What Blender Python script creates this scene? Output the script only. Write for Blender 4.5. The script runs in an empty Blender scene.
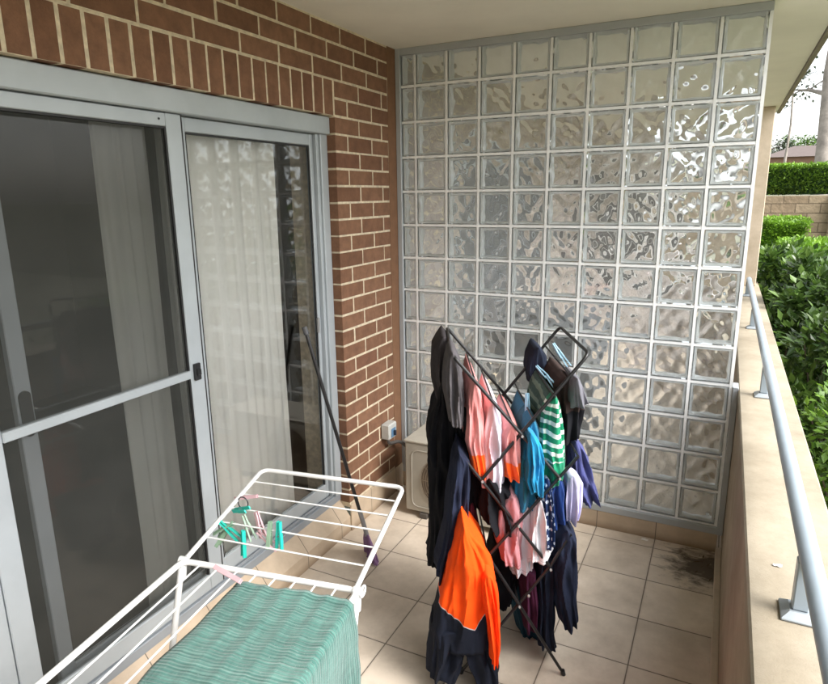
import bpy, bmesh, math, random
from mathutils import Vector, Matrix, noise
random.seed(7)
PI = math.pi
scene = bpy.context.scene
col = scene.collection

# ------------------------------------------------------------------ helpers
def link(o, parent=None):
    col.objects.link(o)
    if parent is not None:
        o.parent = parent
    return o

def tag(o, label=None, cat=None, group=None, kind=None):
    if label: o['label'] = label
    if cat: o['category'] = cat
    if group: o['group'] = group
    if kind: o['kind'] = kind
    return o

def empty(name, loc, label, cat, group=None, rz=0.0):
    o = bpy.data.objects.new(name, None)
    o.empty_display_size = 0.05
    o.location = loc; o.rotation_euler = (0, 0, rz)
    link(o)
    return tag(o, label, cat, group)

class MB:
    """collects geometry in WORLD coordinates, builds one mesh object"""
    def __init__(s): s.v = []; s.f = []; s.mi = []; s.cur = 0
    def add(s, vs, fs):
        n = len(s.v); s.v += [tuple(v) for v in vs]
        s.f += [tuple(i + n for i in f) for f in fs]; s.mi += [s.cur] * len(fs)
    def box(s, x0, x1, y0, y1, z0, z1):
        vs = [(x, y, z) for x in (x0, x1) for y in (y0, y1) for z in (z0, z1)]
        s.add(vs, [(0,1,3,2),(4,6,7,5),(0,4,5,1),(2,3,7,6),(0,2,6,4),(1,5,7,3)])
    def cbox(s, x0, x1, y0, y1, z0, z1, c=0.003):
        """box with chamfered edges"""
        vs = []; idx = {}
        X = (x0, x1); Y = (y0, y1); Z = (z0, z1)
        for i in (0, 1):
            for j in (0, 1):
                for k in (0, 1):
                    sx, sy, sz = (1, -1)[i], (1, -1)[j], (1, -1)[k]
                    for a in range(3):
                        p = [X[i] + sx*c, Y[j] + sy*c, Z[k] + sz*c]
                        p[a] = (X[i], Y[j], Z[k])[a]
                        idx[(i, j, k, a)] = len(vs); vs.append(p)
        F = []
        for k in (0, 1):
            F.append([idx[(0,0,k,2)], idx[(1,0,k,2)], idx[(1,1,k,2)], idx[(0,1,k,2)]])
            F.append([idx[(0,k,0,1)], idx[(1,k,0,1)], idx[(1,k,1,1)], idx[(0,k,1,1)]])
            F.append([idx[(k,0,0,0)], idx[(k,1,0,0)], idx[(k,1,1,0)], idx[(k,0,1,0)]])
        for i in (0, 1):
            for j in (0, 1):
                F.append([idx[(i,j,0,0)], idx[(i,j,1,0)], idx[(i,j,1,1)], idx[(i,j,0,1)]])
                F.append([idx[(i,0,j,0)], idx[(i,1,j,0)], idx[(i,1,j,2)], idx[(i,0,j,2)]])
                F.append([idx[(0,i,j,1)], idx[(1,i,j,1)], idx[(1,i,j,2)], idx[(0,i,j,2)]])
                for k in (0, 1):
                    F.append([idx[(i,j,k,0)], idx[(i,j,k,1)], idx[(i,j,k,2)]])
        s.add(vs, F)
    def tube(s, pts, r, n=10, cap=True, r2=None):
        pts = [Vector(p) for p in pts]
        m = len(pts); vs = []; fs = []
        up = Vector((0, 0, 1))
        t0 = (pts[1] - pts[0]).normalized()
        if abs(t0.dot(up)) > .95: up = Vector((0, 1, 0))
        a = t0.cross(up).normalized(); b = a.cross(t0).normalized()
        for i, p in enumerate(pts):
            if i == 0: t = pts[1] - pts[0]
            elif i == m - 1: t = pts[-1] - pts[-2]
            else: t = (pts[i+1] - pts[i]).normalized() + (pts[i] - pts[i-1]).normalized()
            t.normalize()
            a = (a - t * a.dot(t)).normalized(); b = t.cross(a)
            rr = r if r2 is None else r + (r2 - r) * i / (m - 1)
            for k in range(n):
                q = 2 * PI * k / n
                vs.append(p + (a * math.cos(q) + b * math.sin(q)) * rr)
        for i in range(m - 1):
            for k in range(n):
                fs.append((i*n+k, i*n+(k+1) % n, (i+1)*n+(k+1) % n, (i+1)*n+k))
        if cap:
            fs.append(tuple(range(n-1, -1, -1))); fs.append(tuple((m-1)*n+k for k in range(n)))
        s.add(vs, fs)
    def build(s, name, mats, parent=None, smooth=False, bevel=0, kind=None):
        me = bpy.data.meshes.new(name)
        off = Vector((0, 0, 0))
        inv = None
        if parent is not None:
            bpy.context.view_layer.update()
            inv = parent.matrix_world.inverted()
        vs = [tuple(inv @ Vector(v)) for v in s.v] if inv is not None else s.v
        me.from_pydata(vs, [], s.f)
        if not isinstance(mats, (list, tuple)): mats = [mats]
        for m in mats: me.materials.append(m)
        me.polygons.foreach_set('material_index', s.mi)
        bm = bmesh.new(); bm.from_mesh(me)
        bmesh.ops.recalc_face_normals(bm, faces=bm.faces[:])
        bm.to_mesh(me); bm.free()
        if smooth:
            me.polygons.foreach_set('use_smooth', [True] * len(me.polygons))
            me.update()
            try: me.set_sharp_from_angle(angle=math.radians(42))
            except Exception: pass
        o = bpy.data.objects.new(name, me)
        link(o, parent)
        if kind: o['kind'] = kind
        if bevel:
            b = o.modifiers.new('bevel', 'BEVEL'); b.width = bevel; b.segments = 2; b.limit_method = 'ANGLE'
        return o

def arc_path(corners, rad, seg=6, closed=False):
    """polyline with rounded corners"""
    C = [Vector(c) for c in corners]; out = []
    n = len(C)
    for i, c in enumerate(C):
        if not closed and i in (0, n-1): out.append(c); continue
        a = C[(i-1) % n]; b = C[(i+1) % n]
        da = (a - c).normalized(); db = (b - c).normalized()
        p0 = c + da * rad; p1 = c + db * rad
        for k in range(seg + 1):
            t = k / seg
            out.append((1-t)**2 * p0 + 2*t*(1-t) * c + t*t * p1)
    if closed: out.append(out[0])
    return out

# ------------------------------------------------------------------ materials
def new_mat(name):
    m = bpy.data.materials.new(name); m.use_nodes = True
    nt = m.node_tree
    b = nt.nodes['Principled BSDF']
    return m, nt, b

def N(nt, t, **kw):
    n = nt.nodes.new(t)
    for k, v in kw.items():
        if k.startswith('i_'): n.inputs[k[2:].replace('_', ' ')].default_value = v
        else: setattr(n, k, v)
    return n

def L(nt, a, b): nt.links.new(a, b)

def ramp(nt, fac, stops):
    r = N(nt, 'ShaderNodeValToRGB')
    e = r.color_ramp.elements
    while len(e) < len(stops): e.new(0.5)
    for i, (p, c) in enumerate(stops):
        e[i].position = p; e[i].color = (*c, 1) if len(c) == 3 else c
    L(nt, fac, r.inputs['Fac'])
    return r.outputs['Color']

def pos(nt):
    return N(nt, 'ShaderNodeNewGeometry').outputs['Position']

def math_(nt, op, a, b=None, c=None, clamp=False):
    m = N(nt, 'ShaderNodeMath', operation=op, use_clamp=clamp)
    for i, v in enumerate((a, b, c)):
        if v is None: continue
        if hasattr(v, 'is_output'): L(nt, v, m.inputs[i])
        else: m.inputs[i].default_value = v
    return m.outputs[0]

def mixc(nt, fac, a, b, mode='MIX'):
    m = N(nt, 'ShaderNodeMix', data_type='RGBA', blend_type=mode)
    for sock, v in ((m.inputs[0], fac), (m.inputs[6], a), (m.inputs[7], b)):
        if hasattr(v, 'is_output'): L(nt, v, sock)
        elif isinstance(v, (int, float)): sock.default_value = v
        else: sock.default_value = (*v, 1) if len(v) == 3 else v
    return m.outputs[2]

def noise_(nt, scale, detail=4, rough=.55, vec=None, dist=0):
    n = N(nt, 'ShaderNodeTexNoise')
    n.inputs['Scale'].default_value = scale; n.inputs['Detail'].default_value = detail
    n.inputs['Roughness'].default_value = rough; n.inputs['Distortion'].default_value = dist
    L(nt, vec if vec is not None else pos(nt), n.inputs['Vector'])
    return n.outputs['Fac']

def bump(nt, b, h, strength=.3, dist=.002):
    n = N(nt, 'ShaderNodeBump'); n.inputs['Strength'].default_value = strength
    n.inputs['Distance'].default_value = dist
    L(nt, h, n.inputs['Height']); L(nt, n.outputs['Normal'], b.inputs['Normal'])

def simple(name, c, rough=.5, metal=0, var=.12, nscale=8, bstr=0, bscale=120, spec=None, bdist=.001):
    m, nt, b = new_mat(name)
    d = tuple(x * (1 - var) for x in c); e = tuple(min(1, x * (1 + var)) for x in c)
    cc = ramp(nt, noise_(nt, nscale), [(.3, d), (.7, e)])
    L(nt, cc, b.inputs['Base Color'])
    b.inputs['Roughness'].default_value = rough; b.inputs['Metallic'].default_value = metal
    if spec is not None: b.inputs['Specular IOR Level'].default_value = spec
    if bstr: bump(nt, b, noise_(nt, bscale, 3), bstr, bdist)
    return m

def cloth_mat(name, c, c2=None, rough=.9, var=.18, extra=None, weave=900, seam=True):
    m, nt, b = new_mat(name)
    d = tuple(x * (1 - var) for x in c); e = tuple(min(1, x * (1 + var)) for x in c)
    cc = ramp(nt, noise_(nt, 14, 3), [(.3, d), (.7, e)])
    if extra: cc = extra(nt, cc)
    at = N(nt, 'ShaderNodeAttribute', attribute_name='drop').outputs['Fac']
    sm_ = math_(nt, 'LESS_THAN', math_(nt, 'ABSOLUTE', math_(nt, 'SUBTRACT', at, .958)), .005)
    cc = mixc(nt, math_(nt, 'MULTIPLY', sm_, .45 if seam else 0), cc, tuple(x*.35 for x in c))
    L(nt, cc, b.inputs['Base Color'])
    b.inputs['Roughness'].default_value = rough
    b.inputs['Specular IOR Level'].default_value = .2
    b.inputs['Sheen Weight'].default_value = .12 if (max(c) > .15 and seam) else .0
    h = math_(nt, 'ADD', math_(nt, 'MULTIPLY', noise_(nt, 45, 3), 1.0), math_(nt, 'MULTIPLY', noise_(nt, weave, 1), .25))
    bump(nt, b, h, .5, .004)
    return m
# ------------------------------------------------------------------ dimensions (metres)
# x runs across the balcony from the brick wall, y along it away from the camera, z up
CEIL = 2.758; CAPZ = 0.94; EAVE = 2.205
XW = 1.938; XCAP = 1.963; XOUT = 2.2
YCOR = -0.668           # edge of the door opening
LINT = 2.324
TP = 0.3266; TX = 1.6255; TY = -0.1089

# floor tiles ------------------------------------------------------
def tile_mat(name, base, dirt=True):
    m, nt, b = new_mat(name)
    p = pos(nt)
    sep = N(nt, 'ShaderNodeSeparateXYZ'); L(nt, p, sep.inputs[0])
    def line(v, off):
        u = math_(nt, 'FRACT', math_(nt, 'MULTIPLY', math_(nt, 'SUBTRACT', v, off - 50*TP), 1/TP))
        d = math_(nt, 'MINIMUM', u, math_(nt, 'SUBTRACT', 1.0, u))
        return d, math_(nt, 'FLOOR', math_(nt, 'MULTIPLY', math_(nt, 'SUBTRACT', v, off - 50*TP), 1/TP))
    du, iu = line(sep.outputs[0], TX); dv, iv = line(sep.outputs[1], TY)
    d = math_(nt, 'MINIMUM', du, dv)
    wob = math_(nt, 'MULTIPLY', math_(nt, 'SUBTRACT', noise_(nt, 30, 2), .5), .006)
    g = math_(nt, 'LESS_THAN', math_(nt, 'ADD', d, wob), .0075)
    gs = math_(nt, 'SUBTRACT', 1.0, math_(nt, 'MULTIPLY', d, 1/.03, clamp=True), clamp=True)
    cmb = N(nt, 'ShaderNodeCombineXYZ'); L(nt, iu, cmb.inputs[0]); L(nt, iv, cmb.inputs[1])
    wn = N(nt, 'ShaderNodeTexWhiteNoise', noise_dimensions='3D'); L(nt, cmb.outputs[0], wn.inputs[0])
    tone = ramp(nt, wn.outputs[0], [(0, tuple(x*.93 for x in base)), (1, tuple(x*1.05 for x in base))])
    mott = ramp(nt, noise_(nt, 4, 6, .65), [(.25, (.72,.70,.68)), (.6, (1,1,1)), (.8, (1.05,1.04,1.02))])
    cc = mixc(nt, 1.0, tone, mott, 'MULTIPLY')
    grime = ramp(nt, noise_(nt, 1.6, 8, .7), [(.35, (.62,.58,.53)), (.55, (1,1,1))])
    cc = mixc(nt, .55, cc, mixc(nt, 1.0, cc, grime, 'MULTIPLY'))
    sm = ramp(nt, noise_(nt, 70, 3, .7), [(.62, (0,0,0)), (.72, (1,1,1))])
    cc = mixc(nt, math_(nt, 'MULTIPLY', sm, .12), cc, (.2,.16,.12))
    vo = N(nt, 'ShaderNodeTexVoronoi'); vo.inputs['Scale'].default_value = 5.5; L(nt, p, vo.inputs['Vector'])
    spk = math_(nt, 'LESS_THAN', vo.outputs['Distance'], math_(nt, 'MULTIPLY', math_(nt, 'SUBTRACT', noise_(nt, 2.3, 1), .40), .11))
    cc = mixc(nt, math_(nt, 'MULTIPLY', spk, .75), cc, (.06,.045,.03))
    cc = mixc(nt, math_(nt, 'MULTIPLY', gs, .22), cc, (.16,.12,.09))
    if dirt:
        # damp leaf-mould stain where water pools in the far right corner
        vs = N(nt, 'ShaderNodeVectorMath', operation='DISTANCE'); L(nt, p, vs.inputs[0]); vs.inputs[1].default_value = (1.89, -.19, 0)
        pm = N(nt, 'ShaderNodeMapping'); L(nt, p, pm.inputs[0]); pm.inputs['Scale'].default_value = (.8, 1.35, 1); pm.inputs['Rotation'].default_value = (0, 0, .5)
        n = noise_(nt, 13, 8, .7, pm.outputs[0], .5)
        dd = math_(nt, 'ADD', math_(nt, 'MULTIPLY', vs.outputs['Value'], 1.9), math_(nt, 'MULTIPLY', n, 1.15))
        st = ramp(nt, dd, [(.74, (1,1,1)), (.90, (.45,.45,.45)), (1.08, (0,0,0))])
        cc = mixc(nt, math_(nt, 'MULTIPLY', st, .92), cc, (.052,.034,.021))
    cc = mixc(nt, g, cc, (.17,.14,.11))
    L(nt, cc, b.inputs['Base Color'])
    r = ramp(nt, noise_(nt, 9, 5), [(.3, (.36,)*3), (.7, (.6,)*3)])
    L(nt, mixc(nt, g, r, (.9,.9,.9)), b.inputs['Roughness'])
    h = math_(nt, 'SUBTRACT', math_(nt, 'MULTIPLY', noise_(nt, 60, 3), .2), g)
    bump(nt, b, h, .5, .0015)
    return m
TILE = (.71, .62, .515)
M_floor = tile_mat('floor_tile', TILE)
M_skirt = None
def skirt_mat():
    m, nt, b = new_mat('skirting_tile')
    p = pos(nt); sep = N(nt, 'ShaderNodeSeparateXYZ'); L(nt, p, sep.inputs[0])
    gl = []
    for i, off in ((0, TX), (1, TY)):
        u = math_(nt, 'FRACT', math_(nt, 'MULTIPLY', math_(nt, 'SUBTRACT', sep.outputs[i], off - 50*TP), 1/TP))
        d = math_(nt, 'MINIMUM', u, math_(nt, 'SUBTRACT', 1.0, u))
        gl.append(math_(nt, 'LESS_THAN', d, .006))
    geo = N(nt, 'ShaderNodeNewGeometry'); sn = N(nt, 'ShaderNodeSeparateXYZ'); L(nt, geo.outputs['True Normal'], sn.inputs[0])
    ay = math_(nt, 'GREATER_THAN', math_(nt, 'ABSOLUTE', sn.outputs[1]), .6)
    g = mixc(nt, ay, gl[1], gl[0])
    base = ramp(nt, noise_(nt, 5, 6, .65), [(.25, (.42,.33,.24)), (.7, (.62,.50,.37))])
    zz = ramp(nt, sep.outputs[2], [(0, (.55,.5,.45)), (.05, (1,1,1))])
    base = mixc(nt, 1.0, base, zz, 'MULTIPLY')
    L(nt, mixc(nt, g, base, (.12,.10,.08)), b.inputs['Base Color'])
    b.inputs['Roughness'].default_value = .45
    return m
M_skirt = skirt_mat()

fl = MB(); fl.box(-.0, XCAP, -6.2, 4.6, -.12, 0)
tag(fl.build('floor', M_floor), 'beige square tiled balcony floor with dark grout', None, None, 'structure')

# ceiling ----------------------------------------------------------
M_ceil = simple('ceiling_paint', (.86,.83,.735), .85, var=.05, nscale=2.5, bstr=.25, bscale=260)
c = MB(); c.box(-.35, EAVE, -6.2, 4.7, CEIL, CEIL + .22)
tag(c.build('ceiling', M_ceil), None, None, None, 'structure')
M_fascia = simple('fascia_paint', (.22,.19,.14), .6, nscale=12)
fa = MB(); fa.cbox(EAVE+.003, EAVE + .035, -6.2, 4.7, CEIL - .012, CEIL + .24, .004)
tag(fa.build('eave_fascia', M_fascia), 'dark painted fascia strip along outer edge of the ceiling', 'fascia')

# brick wall -------------------------------------------------------
def brick_mat(name='brick_face', stops=((0, (.170,.080,.042)), (.25, (.215,.105,.058)), (.8, (.245,.124,.070)), (1, (.185,.083,.047)))):
    m, nt, b = new_mat(name)
    g = N(nt, 'ShaderNodeNewGeometry')
    cc = ramp(nt, g.outputs['Random Per Island'], stops)
    mott = ramp(nt, noise_(nt, 16, 6, .7), [(.25, (.66,.66,.66)), (.65, (1.1,1.1,1.1))])
    cc = mixc(nt, 1.0, cc, mott, 'MULTIPLY')
    sp = ramp(nt, noise_(nt, 110, 4, .75), [(.56, (0,0,0)), (.70, (1,1,1))])
    cc = mixc(nt, math_(nt, 'MULTIPLY', sp, .22), cc, (.07,.035,.02))
    L(nt, cc, b.inputs['Base Color']); b.inputs['Roughness'].default_value = .85
    bump(nt, b, math_(nt, 'ADD', noise_(nt, 150, 5, .7), noise_(nt, 38, 4, .7)), .8, .0025)
    return m
M_brick = brick_mat()
M_mortar = simple('mortar', (.66,.57,.42), .95, var=.22, nscale=35, bstr=.6, bscale=300, bdist=.002)
M_brickflat = simple('brick_flush_strip', (.205,.105,.055), .85, var=.1, nscale=20, bstr=.4, bscale=200)

wall = empty('brick_wall', (0, 0, 0), 'brown brick wall with cream mortar around the sliding door', 'wall')
B = MB()
J = .0100
def brick(x0, x1, y0, y1, z0, z1):
    jx = random.uniform(-.0008, .0008)
    B.cbox(x0, x1 + jx, y0 + random.uniform(-.0015,.0015), y1 + random.uniform(-.0015,.0015), z0 + random.uniform(-.001,.001), z1 + random.uniform(-.001,.001), .0022)
C0 = LINT   # course line
pitch = .25
YS = -.105
def course(z0, row, ylo, yhi, clip_corner=False):
    h = .086
    ys = []
    start = -.59 + (0 if row % 2 == 0 else .125)
    y = start - 30 * pitch
    while y < yhi:
        a, bb = y + J/2, y + pitch - J/2
        a2, b2 = max(a, ylo), min(bb, yhi)
        if b2 - a2 > .02: brick(-.02, .0, a2, b2, z0 + J/2, z0 + h - J/2)
        y += pitch
# above the soldier course
for k in range(3):
    course(LINT + .172 + .086*k, k, -6.2, YS)
# pier beside the door
for k in range(2):
    z0 = LINT + .086*k; y = YCOR + .004; first = .120 if k == 0 else .235
    while y < YS - .02:
        e = min(y + (first - J/2), YS); first = pitch - J/2
        if YS - e < .03: e = YS
        brick(-.02, .0, y, e, z0 + J/2, z0 + .086 - J/2)
        y = e + J
for k in range(25):
    z0 = LINT - .086*(k+1)
    if z0 < .17: break
    h = .086
    row = k % 2
    first = .235 if row == 0 else .120
    y = YCOR
    # quoin brick wraps the reveal
    brick(-.066, .0, y, y + first - J/2, z0 + J/2, z0 + h - J/2)
    y += first + J/2
    while y < YS - .02:
        e = min(y + pitch - J, YS)
        if YS - e < .03: e = YS
        brick(-.02, .0, y, e, z0 + J/2, z0 + h - J/2)
        y = e + J
B.build('brick_courses', M_brick, wall)
B = MB()
# far side (next balcony) and behind the camera
for k in range(30):
    course_z = .174 + .086*k
    if course_z + .086 > CEIL: break
    y = .12 - (.125 if k % 2 else 0)
    while y < 4.3:
        a2 = max(y + J/2, .1); b2 = min(y + pitch - J/2, 4.3)
        if b2 - a2 > .02: brick(-.02, .0, a2, b2, course_z + J/2, course_z + .086 - J/2)
        y += pitch
B.build('brick_courses', brick_mat('pale_brick_face', ((0, (.38,.33,.30)), (.5, (.44,.39,.36)), (1, (.50,.45,.42)))), wall)
mo = MB()
mo.box(-.30, -.0012, -6.2, YS+.001, LINT + .1725, CEIL)
mo.box(-.30, -.0015, YCOR + .0025, YS+.001, .15, LINT + .1715)
mo.box(-.30, -.0012, .101, 4.3, .0, CEIL)
mo.build('mortar', M_mortar, wall)
st = MB()
st.box(-.30, .0015, YS + .001, .0995, .15, CEIL)
st.build('flush_end_strip', M_brickflat, wall)
S = MB(); B2, B = B, S
k = 0; y = -.673
while y > -6.1:
    brick(-.11, .0, y - .086 + J/2, y - J/2, LINT + .001, LINT + .172 - J/2)
    y -= .086
B.build('soldier_course', M_brick, wall)
sm = MB(); sm.box(-.30, -.0012, -6.2, YCOR+.002, LINT + .001, LINT + .1718); sm.build('soldier_mortar', M_mortar, wall)
bk = MB(); bk.box(-.30, 0, -6.2, -4.7, 0, LINT); bk.build('wall_behind', M_brickflat, wall)
for _o in ():
    pass

# tiled skirting and sloping sill ----------------------------------
sk = empty('tile_skirting', (0, -.5, 0), 'beige tile skirting and sloping tiled sill along the wall foot', 'skirting')
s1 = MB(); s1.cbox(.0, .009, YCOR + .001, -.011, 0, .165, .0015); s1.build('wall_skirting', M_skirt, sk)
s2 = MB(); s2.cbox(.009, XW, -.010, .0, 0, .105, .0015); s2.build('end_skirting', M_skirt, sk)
s3 = MB()
s3.add([(.0, -6.2, 0), (.0, YCOR, 0), (.0, YCOR, .092), (.0, -6.2, .092), (-.07, YCOR, .188), (-.07, -6.2, .188), (-.07, YCOR, 0), (-.07, -6.2, 0)],
       [(0,1,2,3), (3,2,4,5), (1,6,4,2), (0,3,5,7)])
s3.build('sloping_sill', M_skirt, sk)
s4 = MB(); s4.cbox(XW - .004, XCAP, -6.2, -.011, 0, .035, .003); s4.build('edge_strip', simple('pale_sealer', (.5,.42,.32), .6), sk)

# ------------------------------------------------------------------ glass block wall
M_alu = simple('grey_painted_metal', (.42,.45,.47), .42, .0, var=.06, nscale=6, bstr=.1, bscale=300)
M_alu_d = simple('grey_metal_darker', (.20,.225,.25), .4, .3, var=.1, nscale=6)
M_joint = simple('white_grout', (.90,.92,.92), .8, var=.05, nscale=25, bstr=.3, bscale=250)
gw = empty('glass_block_wall', (1.0, .04, 0), 'tall wall of square wavy glass blocks with white joints at the balcony end', 'glass wall')
fr = MB()
fr.cbox(.003, .034, -.012, .09, .106, CEIL - .001, .002)                    # left channel
fr.cbox(.0345, XCAP - .002, -.012, .09, .106, .146, .002)                # foot channel
fr.cbox(.0345, 1.932, -.012, .09, CEIL - .038, CEIL - .001, .002)    # head channel
fr.cbox(1.934, XCAP - .002, -.012, .09, .1465, CAPZ + .006, .002)       # right channel below the cap
fr.build('frame', M_alu, gw)
x_j = [.125 + .2*k for k in range(10)]
z_j = [.15 + .2*k for k in range(14)]
jm = MB()
for i, x in enumerate(x_j):
    xx = x
    jm.box(xx - .0074, xx + .0074, .003, .077, .1465, CEIL - .0385)
for z in z_j:
    xs = [.0345] + [v for x in x_j for v in (x - .0075, x + .0075)]
    zz0, zz1 = max(z - .0074, .1466), min(z + .0074, CEIL - .0386)
    for a, bb in zip(xs[0::2], xs[1::2]):
        jm.box(a, bb, .004, .076, zz0, zz1)
jm.build('joints', M_joint, gw)

def glass_mat(name, rough=0.0, colr=(.965,.99,1.0), ior=1.46):
    m = bpy.data.materials.new(name); m.use_nodes = True
    nt = m.node_tree; b = nt.nodes['Principled BSDF']
    b.inputs['Base Color'].default_value = (*colr, 1)
    b.inputs['Transmission Weight'].default_value = 1
    b.inputs['Roughness'].default_value = rough
    b.inputs['IOR'].default_value = ior
    w = ramp(nt, noise_(nt, 3, 4), [(.3, colr), (.7, tuple(min(1, x*1.02) for x in colr))])
    L(nt, w, b.inputs['Base Color'])
    return m
def block_glass():
    m = glass_mat('wavy_block_glass', .012); nt = m.node_tree
    out = nt.nodes['Material Output']; b = nt.nodes['Principled BSDF']
    df = N(nt, 'ShaderNodeBsdfDiffuse'); df.inputs[0].default_value = (.80,.84,.83,1)
    tl = N(nt, 'ShaderNodeBsdfTranslucent'); tl.inputs[0].default_value = (.86,.9,.89,1)
    a = N(nt, 'ShaderNodeMixShader'); a.inputs[0].default_value = .5; L(nt, df.outputs[0], a.inputs[1]); L(nt, tl.outputs[0], a.inputs[2])
    mx = N(nt, 'ShaderNodeMixShader')
    L(nt, ramp(nt, noise_(nt, 3, 5, .6), [(.3, (.03,)*3), (.7, (.065,)*3)]), mx.inputs[0])
    L(nt, b.outputs[0], mx.inputs[1]); L(nt, a.outputs[0], mx.inputs[2]); L(nt, mx.outputs[0], out.inputs[0])
    return m
M_glass = block_glass()
M_edge = simple('block_edge_coating', (.92,.95,.95), .3, var=.04, nscale=20, spec=.6)

def block_mesh(name, w, h, seed):
    n = 30
    nx = max(8, int(n * w / .19)); nz = n
    V = []; F = []; MI = []
    def wave(x, z, sd):
        q = Vector((x * 17 + sd * 7.3, z * 17 - sd * 3.1, sd * 1.7))
        a = noise.noise(q) ; b2 = noise.noise(q * 2.1 + Vector((3, 1, 2)))
        c2 = math.sin(x * 62 + 2.2 * noise.noise(q * .6) + sd) * math.cos(z * 58 + 2.0 * a)
        return .0026 * c2 + .0044 * a + .0007 * b2
    def slab(yo, yi, sd):
        # outer face flat with softened rim, inner face wavy
        base = len(V)
        for side in (0, 1):
            for j in range(nz + 1):
                for i in range(nx + 1):
                    x = -w/2 + w * i / nx; z = -h/2 + h * j / nz
                    ex = min(i, nx - i) / 2.5; ez = min(j, nz - j) / 2.5
                    e = min(1, ex, ez)
                    if side == 0:
                        rim = (1 - min(1, min(i, nx - i, j, nz - j) / 1.2)) * .003
                        y = yo + (rim if yi > yo else -rim)
                    else:
                        y = yi + (wave(x, z, sd) * e) * (1 if yi > yo else -1)
                    V.append((x, y, z))
        st2 = (nx + 1) * (nz + 1)
        for j in range(nz):
            for i in range(nx):
                a = base + j * (nx + 1) + i
                q = (a, a + 1, a + nx + 2, a + nx + 1)
                if yi > yo:
                    F.append(q); F.append(tuple(st2 + v for v in reversed(q)))
                else:
                    F.append(tuple(reversed(q))); F.append(tuple(st2 + v for v in q))
                MI.extend((0, 0))
        rim_idx = [base + i for i in range(nx + 1)] + [base + j * (nx + 1) + nx for j in range(1, nz + 1)] + \
                  [base + nz * (nx + 1) + i for i in range(nx - 1, -1, -1)] + [base + j * (nx + 1) for j in range(nz - 1, 0, -1)]
        for k2 in range(len(rim_idx)):
            a, b3 = rim_idx[k2], rim_idx[(k2 + 1) % len(rim_idx)]
            q = (a, a + st2, b3 + st2, b3)
            F.append(q if yi > yo else tuple(reversed(q))); MI.append(0)
    slab(0.0, .010, seed)
    slab(.080, .070, seed + 5)
    # coated side walls, narrowing inwards: seen as the bright inner frame
    base = len(V)
    prof = [(.0125, .006), (.0165, .015), (.030, .017), (.040, .0185), (.050, .017), (.0645, .015), (.068, .006)]
    for (y, ins) in prof:
        for sx, sz in ((-1, -1), (1, -1), (1, 1), (-1, 1)):
            V.append((sx * (w/2 - ins), y, sz * (h/2 - ins)))
    for a in range(len(prof) - 1):
        for k2 in range(4):
            q = (base + a*4 + k2, base + (a+1)*4 + k2, base + (a+1)*4 + (k2+1) % 4, base + a*4 + (k2+1) % 4)
            F.append(q); MI.append(1)
    me = bpy.data.meshes.new(name)
    me.from_pydata(V, [], F)
    me.materials.append(M_glass); me.materials.append(M_edge)
    me.polygons.foreach_set('material_index', MI)
    me.polygons.foreach_set('use_smooth', [m == 0 for m in MI])
    try: me.set_sharp_from_angle(angle=math.radians(50))
    except Exception: pass
    return me
W_full = .1850
full = [block_mesh('glass_block', W_full, W_full, s) for s in (0, 1, 2)]
half = block_mesh('glass_block', .084, W_full, 4)
gw_inv = None
spots = []
for r in range(13):
    zc = .25 + .2*r
    spots.append((.0775, zc, half))
    for cidx in range(9):
        spots.append((.225 + .2*cidx, zc, full[0]))
# the hundred that show largest are parts of their own: drop low ones hidden by the clothes and the half blocks
full_spots = [s for s in spots if s[2] is not half]
hidden = [s for s in full_spots if s[1] < .7 and s[0] < 1.2]
order = [s for s in full_spots if s not in hidden]
order = order[:100]
rest = [s for s in spots if s not in order]
for (x, z, me) in order:
    o = bpy.data.objects.new('glass_block', random.choice(full))
    o.location = Vector((x, 0, z)) - Vector(gw.location)
    link(o, gw)
    if random.random() < .5:
        o.rotation_euler = (0, PI, 0)
# the rest as one part
VV = []; FF = []; MM = []
for (x, z, me) in rest:
    src = half if me is half else random.choice(full)
    n0 = len(VV)
    VV += [(v.co.x + x, v.co.y, v.co.z + z) for v in src.vertices]
    FF += [tuple(i + n0 for i in p.vertices) for p in src.polygons]
    MM += [p.material_index for p in src.polygons]
me = bpy.data.meshes.new('glass_block_rest')
me.from_pydata([tuple(Vector(v) - Vector(gw.location)) for v in VV], [], FF)
me.materials.append(M_glass); me.materials.append(M_edge)
me.polygons.foreach_set('material_index', MM)
me.polygons.foreach_set('use_smooth', [m == 0 for m in MM])
try: me.set_sharp_from_angle(angle=math.radians(50))
except Exception: pass
o = bpy.data.objects.new('glass_blocks', me); link(o, gw); o['kind'] = 'stuff'

# ------------------------------------------------------------------ sliding door
M_frame = simple('door_frame_paint', (.42,.46,.485), .38, .15, var=.07, nscale=5, bstr=.06, bscale=400)
M_frame2 = simple('door_frame_darker', (.30,.33,.36), .4, .15, var=.07, nscale=5)  # darker grey for the bottom track
M_rubber = simple('black_seal', (.012,.012,.013), .5)
door = empty('sliding_door', (-.1, -1.6, .2), 'grey aluminium sliding door with fly screen on the left and curtained glass on the right', 'door')
Y0 = -4.75
a = MB()
a.cbox(-.14, -.030, Y0, YCOR - .002, 2.236, LINT - .004, .004)          # head
a.cbox(-.14, -.050, YCOR - .062, YCOR - .002, .236, 2.2355, .003)        # right jamb
a.cbox(-.085, -.062, YCOR - .085, YCOR - .0625, .25, 2.2355, .002)
a.build('outer_frame', M_frame, door)
t = MB()
t.cbox(-.14, -.060, Y0, YCOR - .002, .190, .236, .003)
for x in (-.075, -.095, -.118):
    t.cbox(x - .003, x + .003, Y0, YCOR - .064, .2365, .252, .001)
t.build('bottom_track', M_frame2, door)
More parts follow.
